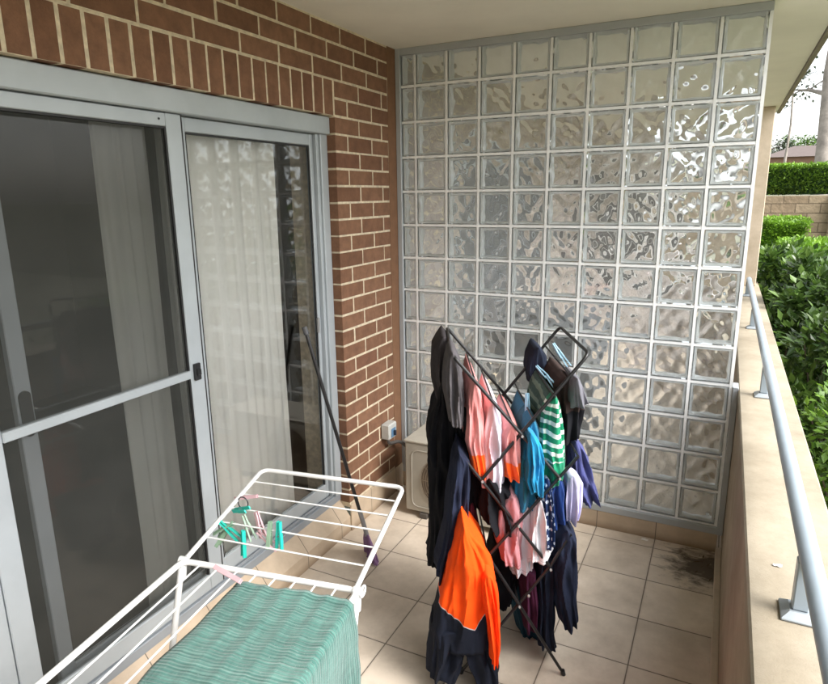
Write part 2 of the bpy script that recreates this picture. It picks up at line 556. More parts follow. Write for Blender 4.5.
# glass leaf (right)
g = MB()
gx0, gx1 = -.112, -.082
g.cbox(gx0, gx1, -1.637, -1.597, .2525, 2.234, .003)
g.cbox(gx0, gx1, YCOR - .112, YCOR - .0855, .2525, 2.234, .003)
g.cbox(gx0 + .001, gx1 - .001, -1.5965, YCOR - .1125, 2.178, 2.233, .003)
g.cbox(gx0 + .001, gx1 - .001, -1.5965, YCOR - .1125, .2525, .330, .003)
lf = g.build('glass_leaf_frame', M_frame, door)
M_pane = glass_mat('clear_door_glass', 0, (.97,.98,.97), 1.5)
pn = MB(); pn.box(-.100, -.094, -1.596, YCOR - .1125, .331, 2.177); pn.build('pane', M_pane, lf)
se = MB()
se.box(-.0935, -.088, -1.5965, -1.588, .331, 2.177); se.box(-.0935, -.088, YCOR - .121, YCOR - .1130, .331, 2.177)
se.box(-.0935, -.088, -1.5875, YCOR - .1215, 2.169, 2.177); se.build('seal', M_rubber, lf)
# fly screen leaf (left)
f = MB()
sx0, sx1 = -.078, -.054
f.cbox(sx0, sx1, -1.712, -1.640, .2535, 2.234, .003)
f.cbox(sx0, sx1, -2.530, -2.458, .2535, 2.234, .003)
f.cbox(sx0 + .001, sx1 - .001, -2.4575, -1.7125, 2.186, 2.233, .003)
f.cbox(sx0 + .001, sx1 - .001, -2.4575, -1.7125, .2535, .325, .003)
f.cbox(sx0 + .001, sx1 + .004, -2.4575, -1.7125, 1.217, 1.250, .003)
sf = f.build('screen_frame', M_frame, door)
sg = MB(); sg.box(-.081, -.0565, -1.6397, -1.6335, .2535, 2.234); sg.build('dark_gap_strip', M_rubber, door)  # black strip standing in for the shaded gap between the two stiles
sl = MB()
sl.box(-.076, -.058, -1.7205, -1.7128, .3255, 1.2165); sl.box(-.076, -.058, -1.7205, -1.7128, 1.2505, 2.1855)
sl.box(-.076, -.058, -2.4495, -1.7210, 2.178, 2.1855)
sl.build('spline', M_rubber, sf)
def mesh_mat():
    m = bpy.data.materials.new('fly_mesh'); m.use_nodes = True; nt = m.node_tree
    out = nt.nodes['Material Output']; b = nt.nodes['Principled BSDF']
    b.inputs['Specular IOR Level'].default_value = .1; b.inputs['Roughness'].default_value = .6
    L(nt, ramp(nt, noise_(nt, 6, 3), [(.3, (.055,.058,.053)), (.7, (.07,.072,.066))]), b.inputs['Base Color'])
    tr = N(nt, 'ShaderNodeBsdfTransparent'); mx = N(nt, 'ShaderNodeMixShader'); mx.inputs[0].default_value = .52
    L(nt, tr.outputs[0], mx.inputs[1]); L(nt, b.outputs[0], mx.inputs[2]); L(nt, mx.outputs[0], out.inputs[0])
    return m
ms = MB(); ms.add([(-.066, -2.4575, .325), (-.066, -1.7125, .325), (-.066, -1.7125, 1.217), (-.066, -2.4575, 1.217)], [(0,1,2,3)])
ms.add([(-.066, -2.4575, 1.25), (-.066, -1.7125, 1.25), (-.066, -1.7125, 2.186), (-.066, -2.4575, 2.186)], [(0,1,2,3)])
ms.build('insect_mesh', mesh_mat(), sf)
# second screen leaf further left (towards the camera)
f = MB()
f.cbox(sx0, sx1, -3.40, -3.34, .2535, 2.234, .003); f.cbox(sx0, sx1, -2.60, -2.5335, .2535, 2.234, .003)
f.cbox(sx0+.001, sx1-.001, -3.3395, -2.6005, 2.186, 2.233, .003); f.cbox(sx0+.001, sx1-.001, -3.3395, -2.6005, .2535, .325, .003)
f.build('far_leaf_frame', M_frame, door)
p2 = MB(); p2.box(-.070, -.064, -3.339, -2.601, .326, 2.185); p2.box(-.070, -.064, -4.74, -3.401, .2535, 2.234); p2.build('far_pane', M_pane, door)
# glass leaf behind the fly screen with its stile and pull
g = MB()
g.cbox(-.128, -.100, -2.375, -2.322, .2525, 2.234, .003)
g.cbox(-.127, -.101, -2.3215, -1.6375, 2.19, 2.233, .003)
g.cbox(-.127, -.101, -2.3215, -1.6375, .2525, .325, .003)
bl = g.build('inner_leaf_frame', M_frame, door)
p3 = MB(); p3.box(-.117, -.111, -2.3215, -1.6375, .3255, 2.1895); p3.build('inner_pane', M_pane, bl)
h = MB()
def oval(mb, x0, x1, yc, zc, hy, hz, n=20):
    vs = []
    for x in (x0, x1):
        for k in range(n):
            q = 2*PI*k/n
            vs.append((x, yc + hy * math.cos(q), zc + (hz - hy) * (1 if math.sin(q) > 0 else -1) + hy * math.sin(q)))
    mb.add(vs, [tuple(range(n)), tuple(range(2*n-1, n-1, -1))] + [(k, (k+1) % n, n + (k+1) % n, n + k) for k in range(n)])
oval(h, -.0995, -.093, -2.349, 1.27, .019, .075)
h.build('pull_handle', M_rubber, bl)
k_ = MB(); k_.cbox(-.0535, -.040, -1.700, -1.668, 1.205, 1.275, .003); k_.cbox(-.0398, -.030, -1.694, -1.676, 1.228, 1.252, .002)
k_.build('screen_lock', simple('black_lock', (.02,.02,.022), .35), door)
k_ = MB(); k_.cbox(-.0815, -.068, -.800 , -.784, 1.22, 1.30, .003); k_.build('leaf_catch', simple('catch_metal', (.5,.5,.5), .3, .8), door)
k_ = MB(); k_.tube([(-.0535, -1.775+.03, 2.21), (-.0515, -1.775+.03, 2.21)], .004, 10); k_.build('screw', M_rubber, door)

# curtains inside
def sheer(name):
    m = bpy.data.materials.new(name); m.use_nodes = True; nt = m.node_tree
    out = nt.nodes['Material Output']; b = nt.nodes['Principled BSDF']
    cc = ramp(nt, noise_(nt, 5, 4), [(.3, (.86,.85,.79)), (.7, (.93,.92,.87))])
    L(nt, cc, b.inputs['Base Color']); b.inputs['Roughness'].default_value = .95
    tl = N(nt, 'ShaderNodeBsdfTranslucent'); L(nt, cc, tl.inputs[0]); mx = N(nt, 'ShaderNodeMixShader'); mx.inputs[0].default_value = .25
    L(nt, b.outputs[0], mx.inputs[1]); L(nt, tl.outputs[0], mx.inputs[2]); L(nt, mx.outputs[0], out.inputs[0])
    return m
M_curt = sheer('cream_curtain_cloth')
def curtain(y0, y1, x, label, amp=.014, waves=11, ph=0.0):
    mb = MB(); n = 160; rows = 24; vs = []; fs = []
    for j in range(rows + 1):
        z = .21 + (2.28 - .21) * j / rows
        for i in range(n + 1):
            t = i / n; y = y0 + (y1 - y0) * t
            w = math.sin(t * waves * 2*PI + ph + .8 * math.sin(t * 9 + ph)) + .35 * math.sin(t * waves * 5.1 + z * .8)
            vs.append((x + amp * w * (.75 + .35 * math.sin(z * 1.3 + t * 6)), y + .006 * math.sin(z * 3 + t * 20), z))
    for j in range(rows):
        for i in range(n):
            a = j*(n+1)+i; fs.append((a, a+1, a+n+2, a+n+1))
    mb.add(vs, fs)
    o = mb.build('curtain', M_curt, None, smooth=True)
    tag(o, label, 'curtain')
    return o
curtain(-1.66, -.955, -.185, 'cream pleated curtain behind the right glass panel', waves=10, amp=.008)
curtain(-1.935, -1.70, -.20, 'gathered cream curtain edge seen dimly through the fly screen', waves=4, ph=1.2, amp=.010)
curtain(-2.62, -2.44, -.20, 'gathered curtain at the far left behind the fly screen frame', waves=4, ph=2.2, amp=.016)

# room behind the door (dim)
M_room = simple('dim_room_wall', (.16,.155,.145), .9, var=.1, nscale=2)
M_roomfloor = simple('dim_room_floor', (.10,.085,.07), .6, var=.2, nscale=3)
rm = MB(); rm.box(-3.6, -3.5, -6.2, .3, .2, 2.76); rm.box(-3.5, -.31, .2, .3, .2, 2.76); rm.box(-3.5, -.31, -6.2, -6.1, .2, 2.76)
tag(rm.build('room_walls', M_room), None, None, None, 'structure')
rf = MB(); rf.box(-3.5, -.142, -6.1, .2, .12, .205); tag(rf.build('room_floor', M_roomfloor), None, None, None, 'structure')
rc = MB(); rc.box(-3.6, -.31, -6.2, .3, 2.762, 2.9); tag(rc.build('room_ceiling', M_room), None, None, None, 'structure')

# ------------------------------------------------------------------ parapet, column, handrail
def render_mat(name, c, c2):
    m, nt, b = new_mat(name)
    cc = ramp(nt, noise_(nt, 3.5, 8, .7), [(.3, c2), (.62, c)])
    sp = ramp(nt, noise_(nt, 90, 4, .75), [(.58, (0,0,0)), (.7, (1,1,1))])
    cc = mixc(nt, math_(nt, 'MULTIPLY', sp, .25), cc, tuple(x*.45 for x in c))
    big = ramp(nt, noise_(nt, 1.1, 9, .72), [(.42, (.70,.68,.64)), (.56, (1,1,1))])
    cc = mixc(nt, .7, cc, mixc(nt, 1, cc, big, 'MULTIPLY'))
    L(nt, cc, b.inputs['Base Color']); b.inputs['Roughness'].default_value = .85
    bump(nt, b, math_(nt, 'ADD', noise_(nt, 260, 4, .7), math_(nt, 'MULTIPLY', noise_(nt, 25, 3), .6)), .55, .0018)
    return m
M_rend = render_mat('beige_render', (.40,.33,.245), (.33,.27,.195))
M_cap = render_mat('parapet_cap_render', (.385,.335,.255), (.30,.26,.195))
par = empty('parapet_wall', (2.08, 0, 0), 'beige rendered parapet wall with flat cap beside the garden', 'wall')
pw = MB(); pw.box(XCAP, XOUT - .006, -6.2, 4.7, -.8, CAPZ - .06)
pw.build('wall_face', M_rend, par)
pc_ = MB(); pc_.cbox(XCAP - .003, XOUT, -6.2, 4.7, CAPZ - .0595, CAPZ, .006); pc_.build('cap', M_cap, par)
cl = MB(); cl.cbox(2.005, 2.165, 4.05, 4.24, CAPZ + .001, CEIL - .001, .006)
tag(cl.build('column', render_mat('column_render', (.62,.52,.40), (.54,.45,.34))), 'beige square column standing on the parapet beyond the glass wall', 'column')

M_rail = simple('rail_paint', (.31,.375,.43), .35, .1, var=.06, nscale=10, bstr=.08, bscale=200)
rail = empty('handrail', (2.065, 0, CAPZ), 'pale grey blue round metal handrail fixed on the parapet cap', 'handrail')
RX = 2.072; RZ = 1.098
r_ = MB(); r_.tube([(RX, -6.1, RZ), (RX, -2, RZ), (RX, 0, RZ), (RX, 3.35, RZ)], .0225, 20)
r_.build('rail', M_rail, rail, smooth=True)
for yy in (-3.70, -1.905, -.09, 1.66, 3.3):
    p_ = MB(); p_.cbox(RX - .0225, RX + .0125, yy - .018, yy + .018, CAPZ + .0205, RZ - .012, .003)
    po = p_.build('post', M_rail, rail)
    q = MB(); q.cbox(RX - .045, RX + .040, yy - .042, yy + .042, CAPZ + .001, CAPZ + .008, .002)
    for (h0, h1, s0, s1) in ((.008, .020, .040, .024),):
        vs = []
        for zz, ss in ((CAPZ + h0, s0), (CAPZ + h1, s1)):
            for sx, sy in ((-1,-1),(1,-1),(1,1),(-1,1)): vs.append((RX - .003 + sx*ss, yy + sy*ss, zz))
        q.add(vs, [(0,1,2,3),(7,6,5,4)] + [(k2,(k2+1)%4,4+(k2+1)%4,4+k2) for k2 in range(4)])
    q.build('base_plate', simple('plate_grey', (.33,.37,.40), .4, .3), po)

# paper scraps
M_paper = simple('paper', (.78,.76,.72), .9)
def scrap(loc, s, label):
    mb = MB(); x, y, z = loc; n = 5; vs = []; 
    for j in range(n):
        for i in range(n):
            vs.append((x + (i/(n-1)-.5)*s*1.6 + random.uniform(-.1,.1)*s, y + (j/(n-1)-.5)*s + random.uniform(-.1,.1)*s, z + .002 + random.uniform(0,.25)*s))
    mb.add(vs, [(j*n+i, j*n+i+1, (j+1)*n+i+1, (j+1)*n+i) for j in range(n-1) for i in range(n-1)])
    tag(mb.build('paper_scrap', M_paper), label, 'litter')
scrap((2.035, -1.70, CAPZ), .013, 'small torn white paper scrap lying on the parapet cap')
scrap((1.575, -.045, 0), .022, 'crumpled white scrap on the floor by the end skirting')
# dead leaves lying in the corner stain
M_leafd = simple('dead_leaf', (.10,.068,.042), .9, var=.4, nscale=60)
lv = MB()
for k2 in range(14):
    x = 1.92 - abs(random.gauss(0, .06)); y = -.13 - abs(random.gauss(0, .11)) + random.uniform(0, .09)
    if y > -.02: continue
    a_ = random.uniform(0, PI); l_ = random.uniform(.008, .03); w_ = l_*.16
    cx, sx = math.cos(a_), math.sin(a_)
    z = random.uniform(.001, .008)
    lv.add([(x - cx*l_, y - sx*l_, z), (x + sx*w_, y - cx*w_, z+.002), (x + cx*l_, y + sx*l_, z+.001), (x - sx*w_, y + cx*w_, z+.003)], [(0,1,2,3)])
tag(lv.build('leaf_litter', M_leafd), 'dark damp leaf litter in the far right floor corner', 'leaf litter', None, 'stuff')
# garment outlines in rack coordinates: near depth, far depth, (height, left, right)
HANG = {
 'charcoal_far': (0.26, 0.5, [(1.37, -0.286, -0.256), (1.314, -0.315, -0.231), (1.24, -0.32, -0.214), (1.169, -0.316, -0.21), (1.08, -0.291, -0.205), (1.034, -0.282, -0.213)]),
 'charcoal_near': (0.0, 0.26, [(1.369, -0.26, -0.235), (1.308, -0.271, -0.213), (1.224, -0.271, -0.208), (1.139, -0.26, -0.208), (1.075, -0.253, -0.208)]),
 'black_trousers': (0.2, 0.46, [(1.191, -0.285, -0.257), (1.105, -0.298, -0.232), (1.0, -0.327, -0.211), (0.946, -0.332, -0.202), (0.794, -0.329, -0.197), (0.56, -0.33, -0.205), (0.44, -0.335, -0.222), (0.356, -0.34, -0.252)]),
 'navy_trousers': (-0.02, 0.2, [(0.986, -0.234, -0.211), (0.938, -0.241, -0.184), (0.863, -0.249, -0.18), (0.694, -0.264, -0.186), (0.586, -0.28, -0.209), (0.497, -0.3, -0.232), (0.435, -0.304, -0.244)]),
 'black_top': (0.12, 0.4, [(1.137, -0.186, -0.163), (1.075, -0.198, -0.154), (0.969, -0.201, -0.153), (0.883, -0.184, -0.14), (0.772, -0.176, -0.118), (0.669, -0.167, -0.125)]),
 'salmon_left': (0.0, 0.45, [(1.254, -0.176, -0.157), (1.184, -0.186, -0.138), (1.086, -0.185, -0.129), (0.994, -0.188, -0.12), (0.937, -0.173, -0.112), (0.867, -0.149, -0.118)]),
 'pale_shirt': (0.0, 0.42, [(1.173, -0.111, -0.084), (1.118, -0.117, -0.068), (1.001, -0.127, -0.051), (0.891, -0.125, -0.045), (0.819, -0.121, -0.051)]),
 'salmon_right': (0.0, 0.4, [(1.089, -0.035, -0.009), (1.032, -0.053, 0.011), (0.964, -0.048, 0.013), (0.903, -0.035, 0.011), (0.849, -0.019, 0.001)]),
 'blue_top': (0.02, 0.42, [(1.1, 0.046, 0.069), (1.04, 0.029, 0.09), (0.913, 0.01, 0.109), (0.788, 0.005, 0.098), (0.715, 0.015, 0.07)]),
 'cyan_cloth': (-0.03, 0.08, [(1.072, 0.026, 0.048), (1.02, 0.038, 0.075), (0.94, 0.044, 0.093), (0.871, 0.039, 0.095), (0.814, 0.056, 0.094)]),
 'green_shirt': (0.0, 0.42, [(1.197, 0.117, 0.143), (1.143, 0.097, 0.164), (1.063, 0.089, 0.179), (0.974, 0.088, 0.19), (0.901, 0.106, 0.194), (0.835, 0.12, 0.166)]),
 'brown_top': (0.1, 0.42, [(1.244, 0.179, 0.209), (1.196, 0.158, 0.262), (1.127, 0.16, 0.277), (1.044, 0.187, 0.25), (0.973, 0.198, 0.237)]),
 'grey_sleeve': (0.02, 0.2, [(1.264, 0.203, 0.222), (1.218, 0.201, 0.246), (1.179, 0.203, 0.259), (1.147, 0.208, 0.265)]),
 'navy_puff': (0.36, 0.55, [(1.297, 0.121, 0.147), (1.248, 0.101, 0.179), (1.184, 0.098, 0.19), (1.111, 0.118, 0.188)]),
 'indigo_shirt': (0.1, 0.4, [(0.983, 0.228, 0.252), (0.927, 0.227, 0.288), (0.839, 0.234, 0.321), (0.762, 0.263, 0.345), (0.694, 0.303, 0.349)]),
 'lavender_cloth': (0.04, 0.14, [(0.865, 0.204, 0.243), (0.819, 0.203, 0.265), (0.732, 0.206, 0.265), (0.663, 0.21, 0.253)]),
 'royal_blue': (0.05, 0.3, [(0.847, 0.155, 0.183), (0.778, 0.138, 0.214), (0.69, 0.15, 0.218), (0.619, 0.172, 0.209)]),
 'pattern_strip': (0.0, 0.1, [(0.868, 0.103, 0.126), (0.776, 0.103, 0.141), (0.669, 0.114, 0.145), (0.574, 0.122, 0.145)]),
 'black_bag': (0.0, 0.35, [(0.861, -0.116, -0.089), (0.802, -0.119, -0.03), (0.734, -0.11, 0.003), (0.681, -0.106, 0.004), (0.638, -0.081, -0.018)]),
 'dusty_pink': (0.0, 0.3, [(0.792, -0.03, 0.001), (0.724, -0.056, 0.015), (0.637, -0.058, 0.017), (0.55, -0.04, 0.011), (0.491, -0.023, 0.013)]),
 'white_left': (0.05, 0.35, [(0.767, 0.02, 0.052), (0.68, 0.002, 0.07), (0.546, 0.002, 0.074), (0.456, 0.004, 0.081), (0.401, 0.013, 0.079)]),
 'white_right': (0.0, 0.3, [(0.779, 0.079, 0.103), (0.702, 0.07, 0.125), (0.601, 0.065, 0.148), (0.54, 0.063, 0.159), (0.504, 0.08, 0.124)]),
 'navy_right': (0.0, 0.3, [(0.653, 0.182, 0.217), (0.591, 0.165, 0.248), (0.459, 0.166, 0.258), (0.321, 0.175, 0.265), (0.256, 0.194, 0.268), (0.204, 0.225, 0.254)]),
 'navy_leg': (0.05, 0.2, [(0.509, 0.116, 0.172), (0.4, 0.116, 0.177), (0.284, 0.12, 0.169), (0.141, 0.121, 0.174), (0.064, 0.132, 0.19)]),
 'maroon_left': (0.12, 0.3, [(0.706, -0.179, -0.15), (0.615, -0.191, -0.137), (0.499, -0.182, -0.119), (0.448, -0.156, -0.106)]),
 'plum_center': (0.05, 0.3, [(0.433, 0.045, 0.102), (0.34, 0.052, 0.105), (0.236, 0.067, 0.109), (0.15, 0.074, 0.103)]),
 'teal_low': (0.2, 0.42, [(0.278, 0.028, 0.106), (0.177, 0.034, 0.123), (0.075, 0.059, 0.139), (-0.028, 0.084, 0.152)]),
 'black_mid': (0.15, 0.4, [(0.497, -0.051, 0.016), (0.403, -0.063, 0.036), (0.281, -0.056, 0.039), (0.182, -0.055, 0.006)]),
 'dark_shirt': (0.2, 0.42, [(0.52, 0.125, 0.194), (0.376, 0.121, 0.208), (0.227, 0.134, 0.214), (0.146, 0.155, 0.217)]),
 'jacket_body': (-0.15, 0.11, [(0.758, -0.22, -0.206), (0.706, -0.231, -0.183), (0.641, -0.245, -0.139), (0.565, -0.264, -0.104), (0.469, -0.286, -0.088), (0.383, -0.309, -0.086), (0.282, -0.332, -0.084), (0.22, -0.325, -0.091)]),
 'jacket_leg_left': (-0.13, 0.1, [(0.302, -0.331, -0.193), (0.191, -0.344, -0.192), (0.113, -0.34, -0.215), (0.067, -0.325, -0.254)]),
 'jacket_leg_right': (-0.13, 0.1, [(0.301, -0.216, -0.086), (0.167, -0.208, -0.08), (0.098, -0.168, -0.082), (0.047, -0.144, -0.085)]),
 'orange_sleeve': (-0.175, -0.07, [(0.577, -0.148, -0.108), (0.51, -0.144, -0.092), (0.426, -0.135, -0.083), (0.341, -0.123, -0.078), (0.253, -0.11, -0.076), (0.187, -0.105, -0.079)]),
}
# ------------------------------------------------------------------ air conditioner
M_ac = simple('ac_cream_paint', (.40,.375,.32), .5, var=.12, nscale=5, bstr=.1, bscale=150)
M_acd = simple('ac_fan_dark', (.14,.105,.075), .6, var=.3, nscale=12)
ac = empty('air_conditioner', (.59, -.2, 0), 'dusty cream outdoor air conditioner unit behind the hanging clothes', 'air conditioner')
ax0, ax1, ay0, ay1, az0, az1 = .205, .985, -.355, -.06, .035, .498
b_ = MB(); b_.cbox(ax0, ax1, ay0, ay1, az0, az1 - .016, .008); b_.build('body', M_ac, ac)
b_ = MB(); b_.cbox(ax0 - .004, ax1 + .004, ay0 - .006, ay1 + .004, az1 - .0155, az1, .005); b_.build('lid', M_ac, ac)
b_ = MB()
# raised front frame with rounded recess
fx0, fx1, fz0, fz1 = ax0 + .045, ax0 + .52, az0 + .035, az1 - .06
pth = arc_path([(fx0, ay0 - .001, fz0), (fx1, ay0 - .001, fz0), (fx1, ay0 - .001, fz1), (fx0, ay0 - .001, fz1)], .05, 6, True)
b_.tube(pth, .004, 6, cap=False)
b_.build('front_moulding', M_ac, ac, smooth=True)
b_ = MB(); cxf, czf, rf_ = (fx0 + fx1)/2, (fz0 + fz1)/2, .172
vs = [(cxf, ay0 - .0015, czf)] + [(cxf + rf_*math.cos(2*PI*k/48), ay0 - .0015, czf + rf_*math.sin(2*PI*k/48)) for k in range(48)]
b_.add(vs, [(0, k+1, (k+1) % 48 + 1) for k in range(48)]); b_.build('fan_opening', M_acd, ac)
b_ = MB()
for rr in [.02 + .0155*k for k in range(11)]:
    b_.tube([(cxf + rr*math.cos(2*PI*k/40), ay0 - .006, czf + rr*math.sin(2*PI*k/40)) for k in range(41)], .0016, 4, cap=False)
for k in range(12):
    q = 2*PI*k/12
    b_.tube([(cxf + .02*math.cos(q), ay0 - .008, czf + .02*math.sin(q)), (cxf + .178*math.cos(q), ay0 - .004, czf + .178*math.sin(q))], .0018, 4)
b_.build('fan_grille', simple('grille_brown', (.24,.19,.13), .6), ac)
for x in (ax0 + .10, ax1 - .12):
    b_ = MB(); b_.cbox(x, x + .05, ay0 - .012, ay1 + .01, .0, .0348, .004); b_.build('foot', simple('ac_foot', (.09,.08,.07), .6), ac)

# isolator box on the brick pier
iso = empty('isolator_box', (0, -.23, .49), 'small grey isolator box with blue switch on the brick pier', 'switch box')
b_ = MB(); b_.cbox(.001, .062, -.285, -.185, .435, .535, .007); b_.build('housing', simple('iso_grey', (.50,.51,.49), .5), iso)
b_ = MB(); b_.cbox(.0625, .067, -.262, -.208, .447, .505, .002); b_.build('switch_face', simple('iso_blue', (.10,.20,.33), .4), iso)
b_ = MB(); b_.cbox(.0675, .084, -.240, -.228, .458, .492, .003); b_.build('rotary_switch', simple('iso_knob', (.02,.03,.05), .4), iso)
b_ = MB(); b_.tube(arc_path([(.03, -.245, .434), (.03, -.245, .395), (.045, -.12, .37), (.10, -.065, .30), (.204, -.10, .28)], .03, 6), .011, 10)
b_.build('conduit', simple('conduit_dark', (.10,.095,.09), .6), iso, smooth=True)

# mop leaning on the door
mop = empty('mop', (.256, -.862, 0), 'black handled mop with purple head leaning against the glass door frame', 'mop')
m0 = Vector((.235, -.862, .11)); m1 = Vector((-.050, -.94, 1.262))
dm = (m1 - m0).normalized()
b_ = MB(); b_.tube([m0 + dm*.17, m1], .0095, 10); b_.build('handle', simple('black_handle', (.018,.017,.018), .35), mop, smooth=True)
b_ = MB(); b_.tube([m0 + dm*.02, m0 + dm*.17], .0125, 10); b_.build('lower_tube', simple('grey_tube', (.27,.27,.28), .35, .4), mop, smooth=True)
b_ = MB(); b_.tube([m1 - dm*.02, m1 + dm*.02], .014, 10); b_.build('grip_cap', simple('grip_grey', (.09,.09,.095), .5), mop, smooth=True)
b_ = MB()
random.seed(3)
hx = Vector((.80, -.6, 0)).normalized()
top = m0 + dm*.03
for layer in range(2):
    nn = 22
    for k in range(nn):
        t = (k / (nn-1) - .5)
        p0 = top + hx * t * .05 + Vector((0, 0, .0))
        p1 = m0 + Vector((.012, -.004, -.07)) + hx * t * .12 + Vector((random.uniform(-.01,.01), random.uniform(-.01,.01), 0)) * 1
        p2 = Vector((m0.x + .02, m0.y, .006)) + hx * t * .16 + Vector((random.uniform(-.012,.012), random.uniform(-.012,.012) - layer*.01, 0))
        b_.tube([p0, (p0+p1)/2 + hx*t*.02, p1, p2], .0058, 5)
b_.build('mop_head', cloth_mat('purple_microfibre', (.20,.11,.22)), mop, smooth=True)

# ------------------------------------------------------------------ winged airer
A = Vector((.501, -2.327, .9)); Bv = Vector((1.035, -2.229, .9))
U = (Bv - A).normalized(); Wd = (Bv - A).length
Dv = Vector((.160, -.987, 0)).normalized()
def AP(u, v, z=.9): return Vector((A.x, A.y, 0)) + U*u + Dv*v + Vector((0, 0, z))
M_white = simple('white_coated_steel', (.74,.75,.74), .35, var=.05, nscale=12, bstr=.06, bscale=200)
M_hinge = simple('white_plastic', (.66,.67,.66), .45, var=.04)
air = empty('clothes_airer', (A.x + .25, A.y - .4, 0), 'white winged clothes airer with one wing folded out towards the brick pier', 'clothes airer')
LEN = .98
mf = MB(); mf.tube(arc_path([AP(0,0), AP(Wd,0), AP(Wd, LEN), AP(0, LEN)], .03, 6, True), .0085, 12, cap=False)
mf.build('main_frame', M_white, air, smooth=True)
FLp = Vector((.378, -1.820, .950)); FRp = Vector((.917, -1.731, .950))
wa = AP(.006, -.010, .905); wb = AP(Wd - .004, .012, .905) + U*.0
wf = MB(); wf.tube(arc_path([wa, FLp, FRp, wb], .035, 7), .0075, 12)
wing = wf.build('wing_frame', M_white, air, smooth=True)
ww = MB()
for t in (.165, .325, .485, .64, .80):
    p, q = FLp.lerp(wa, t), FRp.lerp(wb, t)
    ww.tube([p, q], .0026, 6)
ww.build('wing_wires', M_white, wing, smooth=True)
mw = MB()
nW = 9
for k in range(1, nW):
    u = Wd * k / nW
    mw.tube([AP(u, 0), AP(u, LEN)], .0026, 6)
mw.build('wires', M_white, air, smooth=True)
for (u, v) in ((0, -.002), (Wd, .002)):
    h_ = MB(); c0 = AP(u, v)
    h_.tube([c0 - U*.011, c0 + U*.011], .0125, 16)
    h_.tube([c0 + Vector((0,0,.006)), c0 - Vector((0,0,.05)) + Dv*.012], .0112, 12)
    h_.build('hinge', M_hinge, air, smooth=True)
# pivot loops where the wing plugs in
lp = MB()
c0 = AP(Wd + .012, -.004, .898)
lp.tube([c0 + Dv*.017*math.cos(q) + Vector((0,0,.013))*math.sin(q) for q in [2*PI*k/20 for k in range(21)]], .0034, 8, cap=False)
lp.build('wing_bracket', M_hinge, air, smooth=True)
# crossing legs
for u in (.0, Wd):
    l1 = MB(); l1.tube([AP(u, .01, .885), AP(u, .10, .62), AP(u, .42 , .012)], .009, 12); l1.build('leg', M_white, air, smooth=True)
    l2 = MB(); s_ = -.017 if u else .017
    l2.tube([AP(u, LEN - .05, .885) + U*s_, AP(u, LEN - .42, .45) + U*s_, AP(u, LEN - .72, .012) + U*s_], .009, 12); l2.build('leg', M_white, air, smooth=True)
for v, zz in ((.42, .012),):
    l3 = MB(); l3.tube([AP(0, v, zz), AP(Wd, v, zz)], .009, 12); l3.build('foot_bar', M_white, air, smooth=True)

# teal towel over the airer -----------------------------------------
def towel_mat():
    m, nt, b = new_mat('teal_ribbed_towel')
    uv = N(nt, 'ShaderNodeAttribute', attribute_name='cloth_uv')
    sp = N(nt, 'ShaderNodeSeparateXYZ'); L(nt, uv.outputs['Vector'], sp.inputs[0])
    mp = N(nt, 'ShaderNodeMapping'); mp.inputs['Scale'].default_value = (5, 190, 1); L(nt, uv.outputs['Vector'], mp.inputs[0])
    n1 = noise_(nt, 1.0, 4, .6, mp.outputs[0], .05)
    mp2 = N(nt, 'ShaderNodeMapping'); mp2.inputs['Scale'].default_value = (60, 18, 1); L(nt, uv.outputs['Vector'], mp2.inputs[0])
    n2 = noise_(nt, 1.0, 3, .6, mp2.outputs[0])
    cc = ramp(nt, n1, [(.28, (.036,.100,.085)), (.5, (.066,.175,.148)), (.74, (.145,.285,.245))])
    c2 = ramp(nt, n2, [(.3, (.8,.8,.8)), (.7, (1.12,1.12,1.12))])
    cc = mixc(nt, 1, cc, c2, 'MULTIPLY')
    big = ramp(nt, noise_(nt, 7, 5, .65), [(.3, (.80,.82,.82)), (.7, (1.12,1.1,1.1))]); cc = mixc(nt, 1, cc, big, 'MULTIPLY')
    hem = math_(nt, 'MAXIMUM', math_(nt, 'LESS_THAN', math_(nt, 'ABSOLUTE', math_(nt, 'SUBTRACT', sp.outputs[1], .075)), .0016), math_(nt, 'LESS_THAN', math_(nt, 'ABSOLUTE', math_(nt, 'SUBTRACT', sp.outputs[0], .016)), .0012))
    cc = mixc(nt, math_(nt, 'MULTIPLY', hem, .6), cc, (.02,.07,.06))
    fl_ = ramp(nt, noise_(nt, 260, 2, .6), [(.66, (0,0,0)), (.74, (1,1,1))])
    cc = mixc(nt, math_(nt, 'MULTIPLY', fl_, .35), cc, (.45,.62,.55))
    L(nt, cc, b.inputs['Base Color']); b.inputs['Roughness'].default_value = .95
    b.inputs['Sheen Weight'].default_value = .25; b.inputs['Specular IOR Level'].default_value = .15
    wv = math_(nt, 'SINE', math_(nt, 'MULTIPLY', sp.outputs[1], 620))
    hh = math_(nt, 'ADD', math_(nt, 'MULTIPLY', n1, 1.2), math_(nt, 'ADD', math_(nt, 'MULTIPLY', wv, .18), math_(nt, 'MULTIPLY', noise_(nt, 500, 2), .4)))
    bump(nt, b, hh, .8, .004)
    return m
